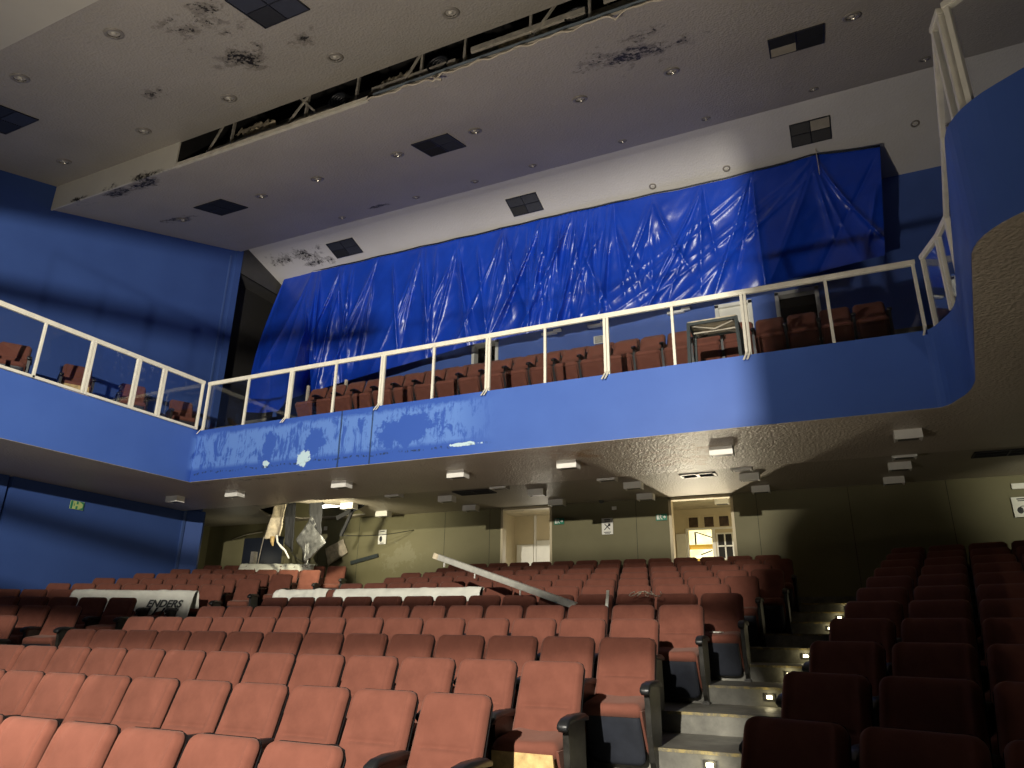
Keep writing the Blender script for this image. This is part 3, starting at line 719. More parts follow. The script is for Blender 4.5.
for i, x in enumerate(R3): downlight(x, 12.4, c2, 'dim round ceiling light near the middle ceiling edge, %s' % side(i, 8), .72)
R4 = [-3.04, -1.34, 2.44]
for x, l in zip(R4, ('by the lit patch above the sheet', 'just above the blue sheet, second', 'near the dark right corner')): downlight(x, 14.3 if x > 0 else 14.28, c3, 'round light in the rear ceiling, %s' % l, .62)
def vent(x0, x1, y0, y1, fz, label, kinds):
    xc, yc = (x0+x1)/2, (y0+y1)/2; w, l = (x1-x0)/2, (y1-y0)/2*math.sqrt(1+((fz(yc+.05)-fz(yc-.05))/.1)**2)
    t = thing('air_vent', label, 'vent', (0, 0, 0), 0, 'square four-part ceiling vents'); t.matrix_world = frame_on(xc, yc, fz)@Matrix.Translation((0, 0, -.004))
    k = MB(); b = .02
    for q in ((-w, -l, w, -l+b), (-w, l-b, w, l), (-w, -l, -w+b, l), (w-b, -l, w, l), (-b/3, -l, b/3, l), (-w, -b/3, w, b/3)): k.box((q[0], q[1], -.018), (q[2], q[3], .002))
    k.build('frame', M['grille_dark'], t)
    for i, (sx, sy) in enumerate(((-1, -1), (0, -1), (-1, 0), (0, 0))):
        k = MB(); xa, ya = sx*w+b/2, sy*l+b/2; W_, L_ = w-b, l-b; nsl = 9
        for j in range(nsl):
            yy = ya+L_*(j+.5)/nsl; k.bar((xa, yy, -.006), (xa+W_, yy, -.006), L_/nsl*.75, .004, up=(0, .5, 1))
        k.box((xa, ya, .0), (xa+W_, ya+L_, .003)); k.build('grille', M['grille_'+kinds[i]], t)
vent(-6.92, -6.07, 5.14, 5.90, c1, 'square dark vent at the top edge, among black mould spots', ('blue', 'blue', 'dark', 'blue'))
vent(-13.0, -12.05, 5.05, 5.80, c1, 'square dark vent cut by the left photo edge', ('dark', 'dark', 'dark', 'blue'))
vent(-12.49, -11.66, 9.51, 10.3, c2, 'square dark vent behind the gap, beside left blue wall', ('dark', 'dark', 'dark', 'dark'))
vent(-6.80, -5.97, 9.70, 10.46, c2, 'square dark vent behind the gap, in the middle of the ceiling', ('dark', 'blue', 'dark', 'blue'))
vent(-.09, .77, 9.88, 10.54, c2, 'square vent with one pale quarter, behind the gap at right', ('dark', 'dark', 'light', 'dark'))
vent(-12.15, -11.25, 13.60, 14.14, c3, 'dark vent beside brown mould, above the left end of the sheet', ('blue', 'blue', 'dark', 'blue'))
vent(-6.60, -5.78, 13.64, 14.18, c3, 'dark vent above the middle of the blue sheet', ('blue', 'blue', 'dark', 'blue'))
vent(.07, .87, 13.60, 14.16, c3, 'vent with one pale quarter above the right end of the sheet', ('dark', 'light', 'dark', 'dark'))

# ------------------------------------------------------------------ torn ceiling gap: the framing inside
zg = c2(7.75)
k = MB(); k.bar((-6.3, 7.80, zg+.125), (.85, 7.80, zg+.125), .04, .05); 
tag(k.build('metal_channel', M['bluesteel']), 'blue grey metal channel along the lower edge of the ceiling gap', 'channel')
t = thing('gap_framing', 'dusty steel framing exposed inside the torn ceiling gap', 'ceiling framing', (-10.8, 8.3, zg))
def loc_(p): return Vector(p)-Vector((-10.8, 8.3, zg))
for nm_, a, b, w in [('rail', (-10.6, 8.15, zg+.16), (-7.2, 8.15, zg+.16), .06), ('rail', (-6.6, 8.12, zg+.22), (-4.9, 8.12, zg+.22), .07), ('rail', (-4.6, 8.1, zg+.30), (-2.6, 8.1, zg+.30), .10), ('rail', (-2.3, 8.1, zg+.36), (.6, 8.1, zg+.36), .10), ('rail', (-10.5, 8.5, zg+.62), (.6, 8.5, zg+.62), .08)]:
    k = MB(); k.bar(loc_(a)+Vector((0,0,.38)), loc_(b)+Vector((0,0,.38)), .05, w); k.build(nm_, M['joist'], t)
for x in (-9.95, -8.1, -6.95, -5.6, -4.75, -3.55, -2.55, -1.4, -.3):
    k = MB(); k.bar(loc_((x, 8.12, zg+.18)), loc_((x+.03, 8.12, zg+1.1)), .045, .045); k.build('hanger', M['joist'], t)
for x, dx in ((-10.1, .55), (-8.3, -.7), (-7.9, .8), (-5.5, .6), (-3.0, .7)):
    k = MB(); k.bar(loc_((x, 8.05, zg+1.05)), loc_((x-dx, 8.10, zg+.26)), .03, .04); k.build('brace', M['joist'], t)
for (x, w, h, l) in ((-9.45, .85, .30, 'crumpled silver duct wrap lying in the gap, near its left end'), (-6.15, .55, .24, 'pale duct wrap lying in the gap beside the bundled cables'), (-3.75, .9, .2, 'pale board lying in the ceiling gap, toward its right end')):
    k = MB(); k.grid(lambda u, v: Vector((x+w*(u-.5), 8.12+.25*v+.05*noise.noise(Vector((u*6, v*5, x))), c2(8.15)+.54+h*math.sin(pi*v)*(.7+.3*noise.noise(Vector((u*7, v*3, x))))+.03*math.sin(u*40))), 26, 8)
    tag(k.build('duct_wrap', M['torn']), l, 'duct wrap', None)
for i, (x, r_, l) in enumerate(((-7.35, .13, 'black cable coil in the ceiling gap, left of the pale wrap'), (-5.25, .14, 'black cable coil in the ceiling gap, right of the pale wrap'), (-2.75, .13, 'black cable coil in the gap beside the pale board'))):
    k = MB()
    for j in range(4):
        rr = r_*(1-.12*j); k.tube([(x+rr*math.cos(a)*1.4+.03*j, 8.10+.02*j, c2(8.06)+.55+rr*math.sin(a)) for a in [2*pi*q/24 for q in range(25)]], .022, 6)
    tag(k.build('cable_coil', M['plastic']), l, 'cable coil')
k = MB(); pts = []
for i in range(60):
    x = -6.35+i*.092; pts.append((x, 7.70-.02*math.sin(i*.9), c2(7.70)-.03+.02*math.sin(i*1.7)-(.06 if i in (14, 15, 47) else 0)))
k.tube(pts, .016, 6); k.tube([(-5.05, 7.69, zg-.04), (-5.0, 7.68, zg-.12), (-4.9, 7.7, zg-.15)], .022, 6)
tag(k.build('loose_cable', M['cable']), 'pale loose cable running along the lower edge of the gap', 'cable')

# ------------------------------------------------------------------ box lights under the balcony
bx_body = MB(); bx_body.box((-.165, -.075, -.150), (.165, .115, 0), ch=.008)
bx_hood = MB(); bx_hood.box((-.175, -.095, -.165), (.175, -.072, .0)); bx_hood.box((-.175, -.09, -.165), (-.158, .12, 0)); bx_hood.box((.158, -.09, -.165), (.175, .12, 0))
ME_BB, ME_BH = bx_body.mesh('housing', M['lampbox']), bx_hood.mesh('hood', M['lampbox'])
ME_BL = MB().box((-.13, -.065, -.156), (.13, .085, -.149)).mesh('lens', M['lampglass'])
def boxlight(x, y, z, label, grp):
    t = thing('box_light', label, 'ceiling light', (x, y, z), 0, grp)
    link('housing', ME_BB, t); link('hood', ME_BH, t); link('lens', ME_BL, t)
for i, x in enumerate((-13.33, -11.57, -8.79, -6.2, -4.07, -1.54, 1.01)):
    boxlight(x, 11.05, 2.80, 'white box light under the balcony front edge, %s of seven' % ('leftmost' if i == 0 else side(i, 7)), 'box lights in the row near the balcony edge')
for i, x in enumerate((-8.69, -6.16, -3.91, -1.46, 1.06)):
    boxlight(x, 12.72, 2.90, 'half hidden white box light behind the soffit step, %s' % side(i, 5), 'box lights behind the soffit step')
for i, x in enumerate((-10.58, -7.91, -5.74, -3.66, -1.44, 1.04)):
    boxlight(x, 13.65, 2.90, 'white box light in the middle row under the balcony, %s' % side(i, 6), 'box lights in the middle soffit row')
for i, x in enumerate((-10.47, -7.98, -5.78, -3.74, -1.38, 1.0)):
    boxlight(x, 14.92, 2.90, 'white box light in the back row along the olive wall, %s' % side(i, 6), 'box lights in the back soffit row')
flat = lambda y: 2.862
vent(-7.5, -6.65, 13.15, 13.60, flat, 'dark flat vent under the balcony, left of centre', ('dark', 'dark', 'dark', 'dark'))
t = thing('soffit_vent', 'white framed vent with two dark slots above the lit doorway', 'vent', (-2.33, 13.38, 2.862))
k = MB()
for q in ((-.33, -.17, .33, -.13), (-.33, .13, .33, .17), (-.33, -.17, -.28, .17), (.28, -.17, .33, .17), (-.03, -.17, .03, .17)): k.box((q[0], q[1], -.02), (q[2], q[3], .0))
k.build('frame', M['lampbox'], t); k = MB(); k.box((-.28, -.13, -.006), (.28, .13, -.002))
for j in range(5): k.bar((-.28, -.11+.05*j, -.01), (.28, -.11+.05*j, -.01), .02, .003, up=(0, .6, 1))
k.build('slats', M['grille_dark'], t)
vent(2.1, 3.1, 13.2, 13.62, flat, 'dark flat vent under the balcony, at far right', ('dark', 'dark', 'dark', 'dark'))

# ------------------------------------------------------------------ back wall: doors, rooms behind, signs
def doorframe(name, x0, x1, z0, z1, y, w=.06, mat='cream', th=.05):
    k = MB(); k.box((x0-.01, y-th, z0), (x0+w, y+.18, z1)); k.box((x1-w, y-th, z0), (x1+.01, y+.18, z1)); k.box((x0-.01, y-th, z1-w), (x1+.01, y+.18, z1+.01))
    return struct(k.build(name, M[mat]))
doorframe('door_1', *D1, .3, 2.85, 15.5, .045, th=.012); doorframe('door_2', *D2, .3, 2.85, 15.5, .05, th=.012)
FZ = .70
k = MB(); k.box((-9.6, 15.66, FZ-.1), (0, 20, FZ)); struct(k.build('floor_foyer', M['concrete']))
k = MB(); k.box((-9.6, 15.66, 3.16), (0, 20, 3.22)); struct(k.build('ceiling_foyer', M['cream_ceiling']))
k = MB()
k.box((-9.7, 15.66, FZ), (-9.6, 20, 3.2)); k.box((-4.75, 15.66, FZ), (-4.62, 20, 3.2)); k.box((0, 15.66, FZ), (.1, 20, 3.2))
k.box((-9.6, 18.6, FZ), (-4.7, 18.7, 3.2)); k.box((-8.62, 16.6, FZ), (-8.50, 18.6, 3.2))
OP = (-3.69, -3.06, FZ, 2.63)
holes_rect(k, -4.62, 0, FZ, 3.2, [OP], lambda a, b, d: (a, 19+d, b), .12)
struct(k.build('wall_foyer', M['cream']))
for x0, x1, zt_, l in ((-8.40, -7.90, 2.36, 'white door leaf in the left doorway room, left one'), (-7.80, -7.30, 2.46, 'white door leaf in the left doorway room, right one with cut')):
    t = thing('door_leaf', l, 'door', (x0, 18.55, FZ)); k = MB(); k.box((0, -.02, 0), (x1-x0, .03, zt_-FZ), ch=.004); k.build('leaf', M['white'], t)
    k = MB(); k.box(((x1-x0)*.9, -.06, .95), ((x1-x0)*.9+.04, -.02, 1.05)); k.build('handle', M['stand'], t)
k = MB(); k.box((-7.88, 18.54, FZ), (-7.82, 18.6, 3.16)); struct(k.build('trim_23', M['lampbox']))
# torn patches in the left room's ceiling
k = MB(); k.prism([(-8.3, 17.3), (-7.9, 17.2), (-7.6, 17.35), (-7.75, 17.5), (-8.15, 17.45)], 3.12, 3.159); tag(k.build('torn_patch', M['dark']), 'dark torn patch in the cream ceiling inside the left doorway', 'torn plaster')
# the lit opening with yellow scaffolding, the cross window and the dark panes
k = MB(); k.box((OP[0]-.5, 20.6, FZ-.3), (OP[1]+.9, 20.65, 3.0)); struct(k.build('wall_outside', M['outside']))
t = thing('scaffold', 'yellow scaffolding in the brightly lit opening behind right doorway', 'scaffold', (-3.5, 19.6, FZ))
for p, q, w, pn in [((-.32, 0, 0), (-.30, 0, 2.1), .07, 'upright'), ((-.4, .02, 1.55), (.6, .02, 1.55), .12, 'ledger'), ((-.4, .02, 1.22), (.6, .02, 1.20), .07, 'ledger'), ((-.3, .03, 1.12), (.5, .03, 1.02), .10, 'ledger'), ((-.1, .05, 1.95), (.5, .05, 1.72), .025, 'brace'), ((-.12, .05, 1.95), (-.12, .05, 1.62), .025, 'brace'), ((.0, .05, 1.35), (.3, .05, 1.45), .025, 'brace')]:
    k = MB(); k.bar(p, q, .04, w); k.build(pn, M['orange'] if w > .03 else M['stand'], t)
k = MB(); k.box((OP[0]-.04, 18.96, OP[3]-.02), (-2.5, 19.0, OP[3]+.03)); k.box((OP[0]-.05, 18.95, FZ), (OP[0]+.01, 19.02, OP[3])); k.box((OP[1]-.01, 18.95, FZ), (OP[1]+.07, 19.02, OP[3])); struct(k.build('trim_24', M['white']))
def panes(label, x0, x1, z0, z1, nx, nz, y=18.985, fr='cream', nmn='interior_window', cat='window'):
    t = thing(nmn, label, cat, (x0, y, z0)); w, h = x1-x0, z1-z0; b = .035
    k = MB(); k.box((-b, -.02, -b), (w+b, .012, 0)); k.box((-b, -.02, h), (w+b, .012, h+b)); k.box((-b, -.02, 0), (0, .012, h)); k.box((w, -.02, 0), (w+b, .012, h))
    for i in range(1, nx): k.box((w*i/nx-b/2, -.018, 0), (w*i/nx+b/2, .012, h))
    for i in range(1, nz): k.box((0, -.018, h*i/nz-b/2), (w, .012, h*i/nz+b/2))
    k.build('frame', M[fr], t)
    k = MB(); k.box((0, .0, 0), (w, .01, h)); k.build('pane', M['dark'] if nx > 1 else M['transom'], t)
M['transom'] = plain('dark_red_pane', (.05, .028, .018), .35, var=.7, scale=7)
panes('white framed window of four dark panes beside the yellow lit opening', -2.93, -2.58, 1.88, 2.48, 2, 2, fr='white')
for x0, l in ((-3.64, 'left'), (-3.24, 'middle'), (-2.86, 'right')): panes('dark reddish pane above the lit opening, %s of three' % l, x0, x0+.24, 2.68, 2.94, 1, 1, nmn='transom_pane', cat='pane')
k = MB(); k.box((-3.98, 18.9, FZ), (-3.74, 18.98, 2.52), ch=.004); tag(k.build('wall_board', M['white']), 'tall pale panel leaning left of the lit opening', 'panel')
t = thing('foyer_light', 'white box light on the foyer ceiling seen through the right doorway', 'ceiling light', (-2.55, 17.6, 3.16)); link('housing', ME_BB, t); link('lens', ME_BL, t)
# far-left dark double door
k = MB(); k.box((-15.55, 15.46, .3), (-14.10, 15.50, 2.46)); struct(k.build('door_3', M['navydoor']))
k = MB(); k.box((-15.62, 15.45, .3), (-15.55, 15.5, 2.52)); k.box((-14.10, 15.45, .3), (-14.03, 15.5, 2.52)); struct(k.build('trim_25', M['olive']))

def sign(name, label, cat, x, z, w, h, y=15.46, mats=('white', 'ink'), shapes=(), depth=.012, group=None, rot=None):
    t = thing(name, label, cat, (x, y, z), 0, group)
    if rot: t.rotation_euler = rot
    k = MB(); k.box((-w/2, 0, -h/2), (w/2, depth, h/2)); k.build('panel', M[mats[0]], t)
    k = MB()
    for sh in shapes:
        if sh[0] == 'b': k.box((sh[1], -.004, sh[2]), (sh[3], 0, sh[4]))
        elif sh[0] == 'p': k.add([(a, -.004, b) for a, b in sh[1]]+[(a, 0, b) for a, b in sh[1]], [tuple(range(len(sh[1]))), tuple(range(len(sh[1]), 2*len(sh[1])))[::-1]]+[(i, (i+1) % len(sh[1]), len(sh[1])+(i+1) % len(sh[1]), len(sh[1])+i) for i in range(len(sh[1]))])
        elif sh[0] == 'l': k.bar((sh[1], -.003, sh[2]), (sh[3], -.003, sh[4]), .004, sh[5], up=(0, 1, 0)) if False else k.add([Vector((sh[1], -.004, sh[2]))+Vector((-(sh[4]-sh[2]), 0, sh[3]-sh[1])).normalized()*sh[5]*a for a in (-.5, .5)]+[Vector((sh[3], -.004, sh[4]))+Vector((-(sh[4]-sh[2]), 0, sh[3]-sh[1])).normalized()*sh[5]*a for a in (.5, -.5)], [(0, 1, 2, 3)])
    if shapes: k.build('pictogram', M[mats[1]], t, recalc=False)
    return t
ring = [('l', .055*math.cos(a), -.04+.055*math.sin(a), .055*math.cos(a+pi/9), -.04+.055*math.sin(a+pi/9), .012) for a in [i*pi/9 for i in range(18)]]
head = [('b', -.07, .135, .07, .155), ('b', -.06, .105, .06, .12)]
smoke = head+ring+[('l', -.04, -.08, .04, .0, .012), ('b', -.035, -.047, .03, -.033)]
sign('notice_sheet', 'white notice with a round black pictogram on the scuffed left wall', 'notice', -10.83, 2.31, .24, .36, shapes=head[:1]+[('p', [(-.04+.045*math.cos(a), -.05+.075*math.sin(a)) for a in [i*pi/8 for i in range(16)]])]+[('b', -.06, -.165, .06, -.15)])
sign('notice_sheet', 'white notice with crossed pictogram between the two doorways', 'notice', -4.78, 2.30, .26, .36, shapes=head+[('l', -.07, -.08, .07, .06, .02), ('l', -.06, .05, .06, -.07, .02), ('b', .02, 0, .07, .06), ('b', -.08, -.14, .08, -.125), ('b', -.06, -.165, .06, -.155)])
sign('notice_sheet', 'white notice with black pictogram at the right photo edge', 'notice', 3.02, 2.28, .30, .36, shapes=head+ring+[('p', [(-.045+.05*math.cos(a), -.06+.06*math.sin(a)) for a in [i*pi/6 for i in range(12)]])])
ex = [('b', -.10, -.05, -.055, .055), ('l', -.02, .05, -.02, -.0, .022), ('l', -.02, 0, .02, -.05, .014), ('l', -.02, 0, -.045, -.05, .014), ('l', -.04, .02, .02, .025, .012), ('p', [(.04, .012), (.07, .012), (.07, .035), (.105, 0), (.07, -.035), (.07, -.012), (.04, -.012)])]
sign('exit_sign', 'small green exit sign right of the left doorway', 'exit sign', -5.94, 2.47, .24, .14, mats=('green', 'white'), shapes=ex, depth=.03)
sign('exit_sign', 'small green exit sign left of the right doorway', 'exit sign', -3.55, 2.44, .24, .14, mats=('green', 'white'), shapes=ex, depth=.03)
sign('exit_sign', 'yellow green exit sign on the blue left wall', 'exit sign', -14.60, 2.43, .30, .17, y=9.72, mats=('ygreen', 'green'), shapes=[('b', -.145, -.08, -.10, .08), ('b', -.02, .02, .02, .08), ('b', -.03, -.08, .015, -.02), ('p', [(.03, .08), (.145, .08), (.145, .02), (.10, .05)]), ('p', [(.03, -.08), (.145, -.08), (.145, -.02), (.10, -.05)]), ('b', .125, -.03, .145, .03), ('b', -.075, -.03, -.06, .03)], rot=(0, 0, pi/2))
sign('wall_box', 'small white box on the dark band between the doorways', 'box', -4.61, 2.70, .10, .07, depth=.03)
sign('wall_box', 'small white box above the notice at right photo edge', 'box', 3.05, 2.66, .26, .10, depth=.03)
sign('wall_box', 'small white switch by the torn ceiling', 'switch', -12.70, 2.62, .10, .10, depth=.02)
t = thing('dome_camera', 'small pale dome camera hanging above the middle notice', 'camera', (-4.87, 15.36, 2.90))
MB().lathe([(.0, -.10), (.045, -.085), (.06, -.045), (.055, -.01)], 16).build('dome', M['lampglass'], t); MB().lathe([(.055, -.02), (.07, -.01), (.07, 0)], 16).build('base', M['lampbox'], t)

# ------------------------------------------------------------------ balcony back wall fittings
for i, (x0, x1, z0, z1) in enumerate(BD): doorframe('door_%d' % (4+i), x0, x1, z0, z1, 15.5, .07, 'white')
k = MB(); k.box((BD[1][0]+.07, 15.55, 5.0), (BD[1][1]-.07, 15.60, BD[1][3]-.07)); struct(k.build('door_7', M['white']))
k = MB(); k.box((-17, 16.8, 4.9), (4, 16.9, 7.6)); k.box((-17, 15.66, 7.5), (4, 16.9, 7.6)); struct(k.build('wall_corridor', M['attic']))
k = MB(); k.box((-.62, 15.9, 5.0), (.12, 16.0, 6.72), ch=.004); tag(k.build('leaning_board', M['white']), 'pale board standing in the dark doorway at the balcony right end', 'board')
for x, l in ((-6.1, 'left'), (-4.86, 'middle'), (-2.88, 'right')):
    t = thing('wall_light', 'slim white light on the balcony back wall below the sheet, %s one' % l, 'wall light', (x, 15.46, 7.22), 0, 'slim white lights on the balcony back wall')
    k = MB(); k.box((-.24, -.10, -.03), (.16, 0, .03), ch=.008); k.build('tube_cover', M['lampbox'], t); k = MB(); k.box((.10, -.14, -.01), (.30, -.06, .05), ch=.006); k.build('end_housing', M['lampbox'], t)
sign('wall_grille', 'small white louvred grille on the balcony back wall', 'grille', -4.85, 6.86, .26, .20, mats=('white', 'grey_ink'), shapes=[('b', -.10, -.08+.03*i, .10, -.066+.03*i) for i in range(6)])
# table seen from below on the balcony
t = thing('steel_legged_table', 'dark steel legged table with pale underside on the balcony', 'table', (-1.42, 10.62, 3.78))
k = MB(); k.box((-.37, -.28, .83), (.37, .28, .865), ch=.006); k.build('tabletop', M['torn'], t)
k = MB()
for a, b in (((-.36, -.27, .82), (.36, -.27, .82)), ((-.36, .27, .82), (.36, .27, .82)), ((-.36, -.27, .82), (-.36, .27, .82)), ((.36, -.27, .82), (.36, .27, .82))): k.bar(a, b, .03, .045)
k.build('apron', M['iron'], t)
for a, b in (((-.3, -.22, .80), (.3, .22, .80)), ((-.3, .22, .80), (.3, -.22, .80)), ((-.34, .05, .79), (.34, .05, .79))):
    k = MB(); k.bar(a, b, .025, .025); k.build('cross_brace', M['cable'], t)
for sx in (-1, 1):
    for sy in (-1, 1):
        k = MB(); k.bar((sx*.36, sy*.27, .84), (sx*.385, sy*.29, 0), .05, .05); k.build('leg', M['iron'], t)
for x, l in ((-11.55, 'left'), (-10.4, 'right')):
    k = MB(); k.box((x-.03, 12.86, 4.88), (x+.03, 12.92, 5.72), ch=.006); tag(k.build('short_post', M['cable']), 'short pale post among the balcony seats, %s one' % l, 'post')

# ------------------------------------------------------------------ step lights
for i, n in enumerate((5, 7, 8, 9, 11, 12, 13)):
    x = -1.10+.127*(n-5); y = NOSE[n]; z = Zf(n)-.085
    t = thing('step_light', 'small glowing step light in the stair risers, %s from the bottom' % ORD[i+1], 'step light', (x, y-.004, z), 0, 'small lights in the stair risers')
    k = MB(); k.box((-.05, -.012, -.03), (.05, .0, .03)); k.build('frame', M['stand'], t)
    k = MB(); k.box((-.026, -.016, -.014), (.026, -.011, .014)); k.build('lens', M['steplens'], t)
    lamp('POINT', 'step_lamp', (x, y-.07, z+.01), .5, (1, .86, .5), .02)

# ------------------------------------------------------------------ cloths on the seats
def drape(name, label, S0, ang, L, n, prof, mat='cloth', wob=.02, nu=80, ripple=1.):
    """cloth over the seat backs: S0 = right end on the back-top line, runs L metres to the left"""
    c, s = math.cos(ang), math.sin(ang); ax = Vector((-c, -s, 0)); pf = Vector((s, -c, 0)); zt = Zt(n)
    seg = [0]
    for (a, b), (a2, b2) in zip(prof[:-1], prof[1:]): seg.append(seg[-1]+math.hypot(a2-a, b2-b))
    def fn(u, v):
        q = v*seg[-1]; i = 0
        while i < len(seg)-2 and q > seg[i+1]: i += 1
        f = (q-seg[i])/(seg[i+1]-seg[i]); d = prof[i][0]+(prof[i+1][0]-prof[i][0])*f; h = prof[i][1]+(prof[i+1][1]-prof[i][1])*f
        w = ripple*(wob*noise.noise(Vector((u*L*2.2, v*3, 3.3)))+wob*.6*noise.noise(Vector((u*L*7, v*6, 8.1))))
        return Vector((*S0, zt))+ax*(u*L)+pf*(d+abs(w)*1.2)+Vector((0, 0, h+max(0, w)))
    k = MB(); k.grid(fn, nu, 18)
    o = k.build(name, M[mat], recalc=False); m_ = o.modifiers.new('thickness', 'SOLIDIFY'); m_.thickness = .006; m_.offset = 1
    return tag(o, label, 'cloth banner'), ax, pf
S8 = (-11.0-.022*3, Yn(8)-.32)
pr = [(-.12, -.28), (-.06, -.02), (-.03, .025), (.05, .022), (.115, -.05), (.21, -.36), (.29, -.62)]
bn, ax, pf = drape('printed_banner', 'white cloth banner with black lettering draped over left block seats', (S8[0]+.22, S8[1]+.08), A_L, 2.35, 8, pr)
def text(s, size, along, h, dep, shear, mat):
    cu = bpy.data.curves.new('lettering', 'FONT'); cu.body = s; cu.size = size; cu.shear = shear; cu.extrude = .002; cu.offset = .006; cu.align_x = 'RIGHT'
    o = bpy.data.objects.new('tmp', cu); COL.objects.link(o); bpy.context.view_layer.update()
    me = bpy.data.meshes.new_from_object(o.evaluated_get(bpy.context.evaluated_depsgraph_get())); bpy.data.objects.remove(o)
    me.materials.clear(); me.materials.append(M[mat])
    up = (pf*-.26+Vector((0, 0, .97))).normalized(); xx = -ax; zz = xx.cross(up).normalized()
    p = Vector((S8[0]+.22, S8[1]+.08, Zt(8)))+ax*along+pf*dep+Vector((0, 0, h))
    q = link('lettering', me, bn); q.matrix_world = Matrix(((xx.x, up.x, zz.x, p.x), (xx.y, up.y, zz.y, p.y), (xx.z, up.z, zz.z, p.z), (0, 0, 0, 1)))
text('ENDERS', .18, .16, -.27, .235, .25, 'grey_ink'); text('ALUX', .28, .30, -.47, .290, .45, 'ink')
o, _, _ = drape('long_cloth', 'long white cloth lying over centre block seats behind darkened row', (-5.12, Yn(8)+.02), 0, 2.75, 8, [(-.10, -.2), (-.05, .0), (0, .03), (.07, .025), (.13, -.05), (.17, -.18)])
o, _, _ = drape('long_cloth', 'short white cloth lying over seats, left of the longer one', (-8.02, Yn(8)+.02), 0, 1.15, 8, [(-.10, -.2), (-.05, .0), (0, .03), (.07, .025), (.13, -.05), (.17, -.18)], ripple=1.8)
sx, sy = -11.0-.022*8, Yn(13)-.32
o, _, _ = drape('white_sheet', 'white sheet fallen over back-row seats below the torn ceiling', (sx-.85*math.cos(A_L), sy-.85*math.sin(A_L)+.05), A_L, 1.9, 13, [(-.15, -.1), (-.08, .05), (-.02, .07), (.05, .05), (.12, -.04), (.15, -.14)], wob=.035, ripple=1.4)

# ------------------------------------------------------------------ fallen channel and small litter
a, b = Vector((-5.71, 9.6, 1.10)), Vector((-3.10, 8.60, .33))
t = thing('fallen_channel', 'long pale metal channel fallen slantwise across the seat rows', 'metal channel', a)
k = MB(); d_ = b-a; k.bar((0, 0, 0), d_, .016, .075, up=(0, 0, 1)); k.bar((0, .035, .038), d_+Vector((0, .035, .038)), .06, .010); k.bar((0, .035, -.038), d_+Vector((0, .035, -.038)), .06, .010); k.build('channel', M['pale_steel'], t)
k = MB()
for f in (.08, .33, .66):
    k = MB(); k.bar(d_*f+Vector((0, -.012, -.05)), d_*f+Vector((.0, -.014, -.11)), .012, .03); k.build('clip', M['lampbox'], t)
k = MB(); k.bar((-.03, -.02, .012), (.05, -.025, -.016), .03, .085); k.build('torn_end', M['torn'], t)
k = MB(); k.bar((-2.62, 8.42, .50), (-2.60, 8.18, .02), .035, .012); tag(k.build('paper_strip', M['cloth']), 'narrow white strip hanging between two seats below the channel end', 'strip')
k = MB(); random.seed(3); pts = [Vector((-2.45+.05*math.cos(i*.9)*(1+.3*math.sin(i))+.012*i, 8.78+.03*math.sin(i*1.3), .475+.03*math.sin(i*1.1+.5))) for i in range(30)]
k.tube(pts, .006, 5); tag(k.build('tangled_string', M['cable']), 'tangle of pale string on a dark seat back near the aisle', 'string')
k = MB(); k.prism([(-.07, -.04), (.06, -.05), (.08, .05), (-.03, .06)], 0, .012); o = k.build('paper_scrap', M['cloth'], None, (-1.45, Yn(7)-.40, Zf(7)+.505)); tag(o, 'scrap of paper on the folded seat beside the stair aisle', 'paper')

# ------------------------------------------------------------------ torn ceiling and debris, far left
def sheetpiece(name, label, cat, corners, mat, curl=.1, th=.02, seed=1, nu=14, nv=14, parent=None):
    A, B, C_, D = [Vector(c) for c in corners]; nrm = (B-A).cross(D-A).normalized()
    def fn(u, v):
        p = A*(1-u)*(1-v)+B*u*(1-v)+C_*u*v+D*(1-u)*v
        j = Vector((noise.noise(Vector((u*4, v*4, seed))), 0, noise.noise(Vector((u*4, v*4, seed+9)))))*.05*(v if v > .6 else 0)
        return p+nrm*(curl*math.sin(pi*u)*(.3+v)+.03*noise.noise(Vector((u*5, v*5, seed))))+j
    k = MB(); k.grid(fn, nu, nv); o = k.build(name, M[mat], parent, recalc=False); s_ = o.modifiers.new('thickness', 'SOLIDIFY'); s_.thickness = th
    return tag(o, label, cat) if label else o
hb = sheetpiece('hanging_board', 'torn cream board hanging from the ceiling hole, black inside', 'torn board', [(-12.52, 13.3, 2.92), (-12.14, 13.26, 2.92), (-12.26, 13.3, 2.14), (-12.80, 13.35, 2.10)], 'torn', .10, .025, 2)
sheetpiece('black_lining', None, None, [(-12.20, 13.30, 2.92), (-11.92, 13.34, 2.92), (-11.90, 13.40, 1.75), (-12.16, 13.36, 1.95)], 'blackfelt', .04, .02, 4, parent=hb)
k = MB(); k.tube([(-12.35, 13.28, 2.14), (-12.28, 13.26, 1.98), (-12.15, 13.27, 1.86), (-12.05, 13.3, 1.78), (-11.93, 13.32, 1.60)], [.035, .02, .03, .025, .02], 8); k.build('hanging_strip', M['lampbox'], hb)
k = MB(); k.tube([(-12.47, 13.28, 2.12), (-12.46, 13.27, 2.0), (-12.42, 13.27, 1.9)], [.06, .045, .02], 8); k.build('orange_foam', M['plywood'], hb)
fi = sheetpiece('hanging_insulation', 'grey foil insulation hanging in a point from the ceiling hole', 'insulation', [(-11.36, 13.32, 2.56), (-10.90, 13.35, 1.92), (-11.50, 13.40, 1.48), (-11.82, 13.38, 2.04)], 'foil', .06, .03, 6)
sheetpiece('black_strap', None, None, [(-11.46, 13.30, 2.92), (-11.08, 13.30, 2.92), (-11.02, 13.30, 2.10), (-11.40, 13.30, 2.42)], 'blackfelt', .03, .025, 8, parent=fi)
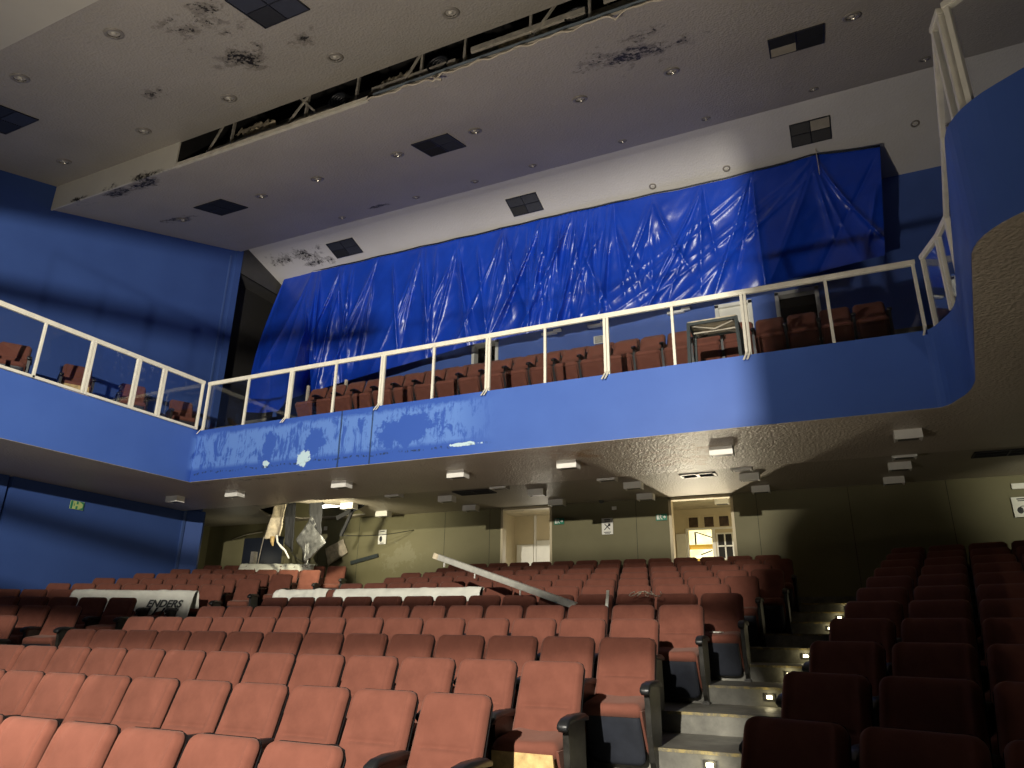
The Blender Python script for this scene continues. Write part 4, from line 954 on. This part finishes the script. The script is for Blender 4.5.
sheetpiece('foil_tail', None, None, [(-11.55, 13.40, 1.95), (-11.44, 13.40, 1.95), (-11.40, 13.4, 1.42), (-11.52, 13.4, 1.42)], 'foil', .02, .02, 11, parent=fi)
sheetpiece('fallen_board', 'tan board stuck askew on the wall behind the hanging foil insulation', 'board', [(-12.60, 15.42, 2.07), (-12.04, 15.42, 2.30), (-11.87, 15.44, 1.96), (-12.45, 15.44, 1.62)], 'torn', .0, .02, 13)
k = MB(); k.bar((-11.1, 13.9, 2.58), (-10.35, 13.9, 2.88), .05, .10); tag(k.build('black_batten', M['blackfelt']), 'black batten poking down from the ceiling hole, flatter one', 'batten')
k = MB(); k.bar((-10.93, 13.9, 2.15), (-10.62, 13.9, 2.80), .05, .07); tag(k.build('black_batten', M['blackfelt']), 'black batten poking down from the ceiling hole, steeper one', 'batten')
k = MB(); k.tube([(-11.95, 14.3, 2.97), (-11.45, 14.3, 2.985), (-11.1, 14.3, 2.96)], [.035, .045, .02], 10); tag(k.build('broken_tube_lamp', M['glow']), 'bright broken tube lamp in the torn ceiling hole', 'lamp')
k = MB(); k.box((-14.05, 14.25, .5), (-13.93, 14.37, 1.92)); tag(k.build('standing_duct', M['joist']), 'grey upright duct in front of the dark far-left door', 'duct')
k = MB(); k.bar((-11.75, 15.46, 1.68), (-10.92, 15.46, 1.85), .06, .09); tag(k.build('fallen_bar', M['iron']), 'short grey bar slanting on the scuffed wall under the hole', 'bar')
for p, q, l in (((-12.0, 13.39, 1.80), (-11.46, 13.40, 1.50), 'thin dark wire hanging between the two torn pieces'), ((-10.93, 13.9, 2.16), (-9.9, 15.48, 2.45), 'thin wire slanting across the scuffed olive wall')):
    k = MB(); k.tube([Vector(p).lerp(Vector(q), f/8)+Vector((0, 0, -.06*math.sin(pi*f/8))) for f in range(9)], .009, 5); tag(k.build('loose_wire', M['plastic']), l, 'wire')
for x0, z0, x1, z1, l in ((-16.0, 2.45, -14.9, 2.62, 'pale conduit slanting on the dark wall at far left'), (-14.95, 1.4, -14.75, 2.9, 'pale upright conduit left of the dark far-left door')):
    k = MB(); k.tube([(x0, 15.44, z0), ((x0+x1)/2, 15.43, (z0+z1)/2+.03), (x1, 15.44, z1)], .014, 6); tag(k.build('wall_conduit', M['cable']), l, 'conduit')
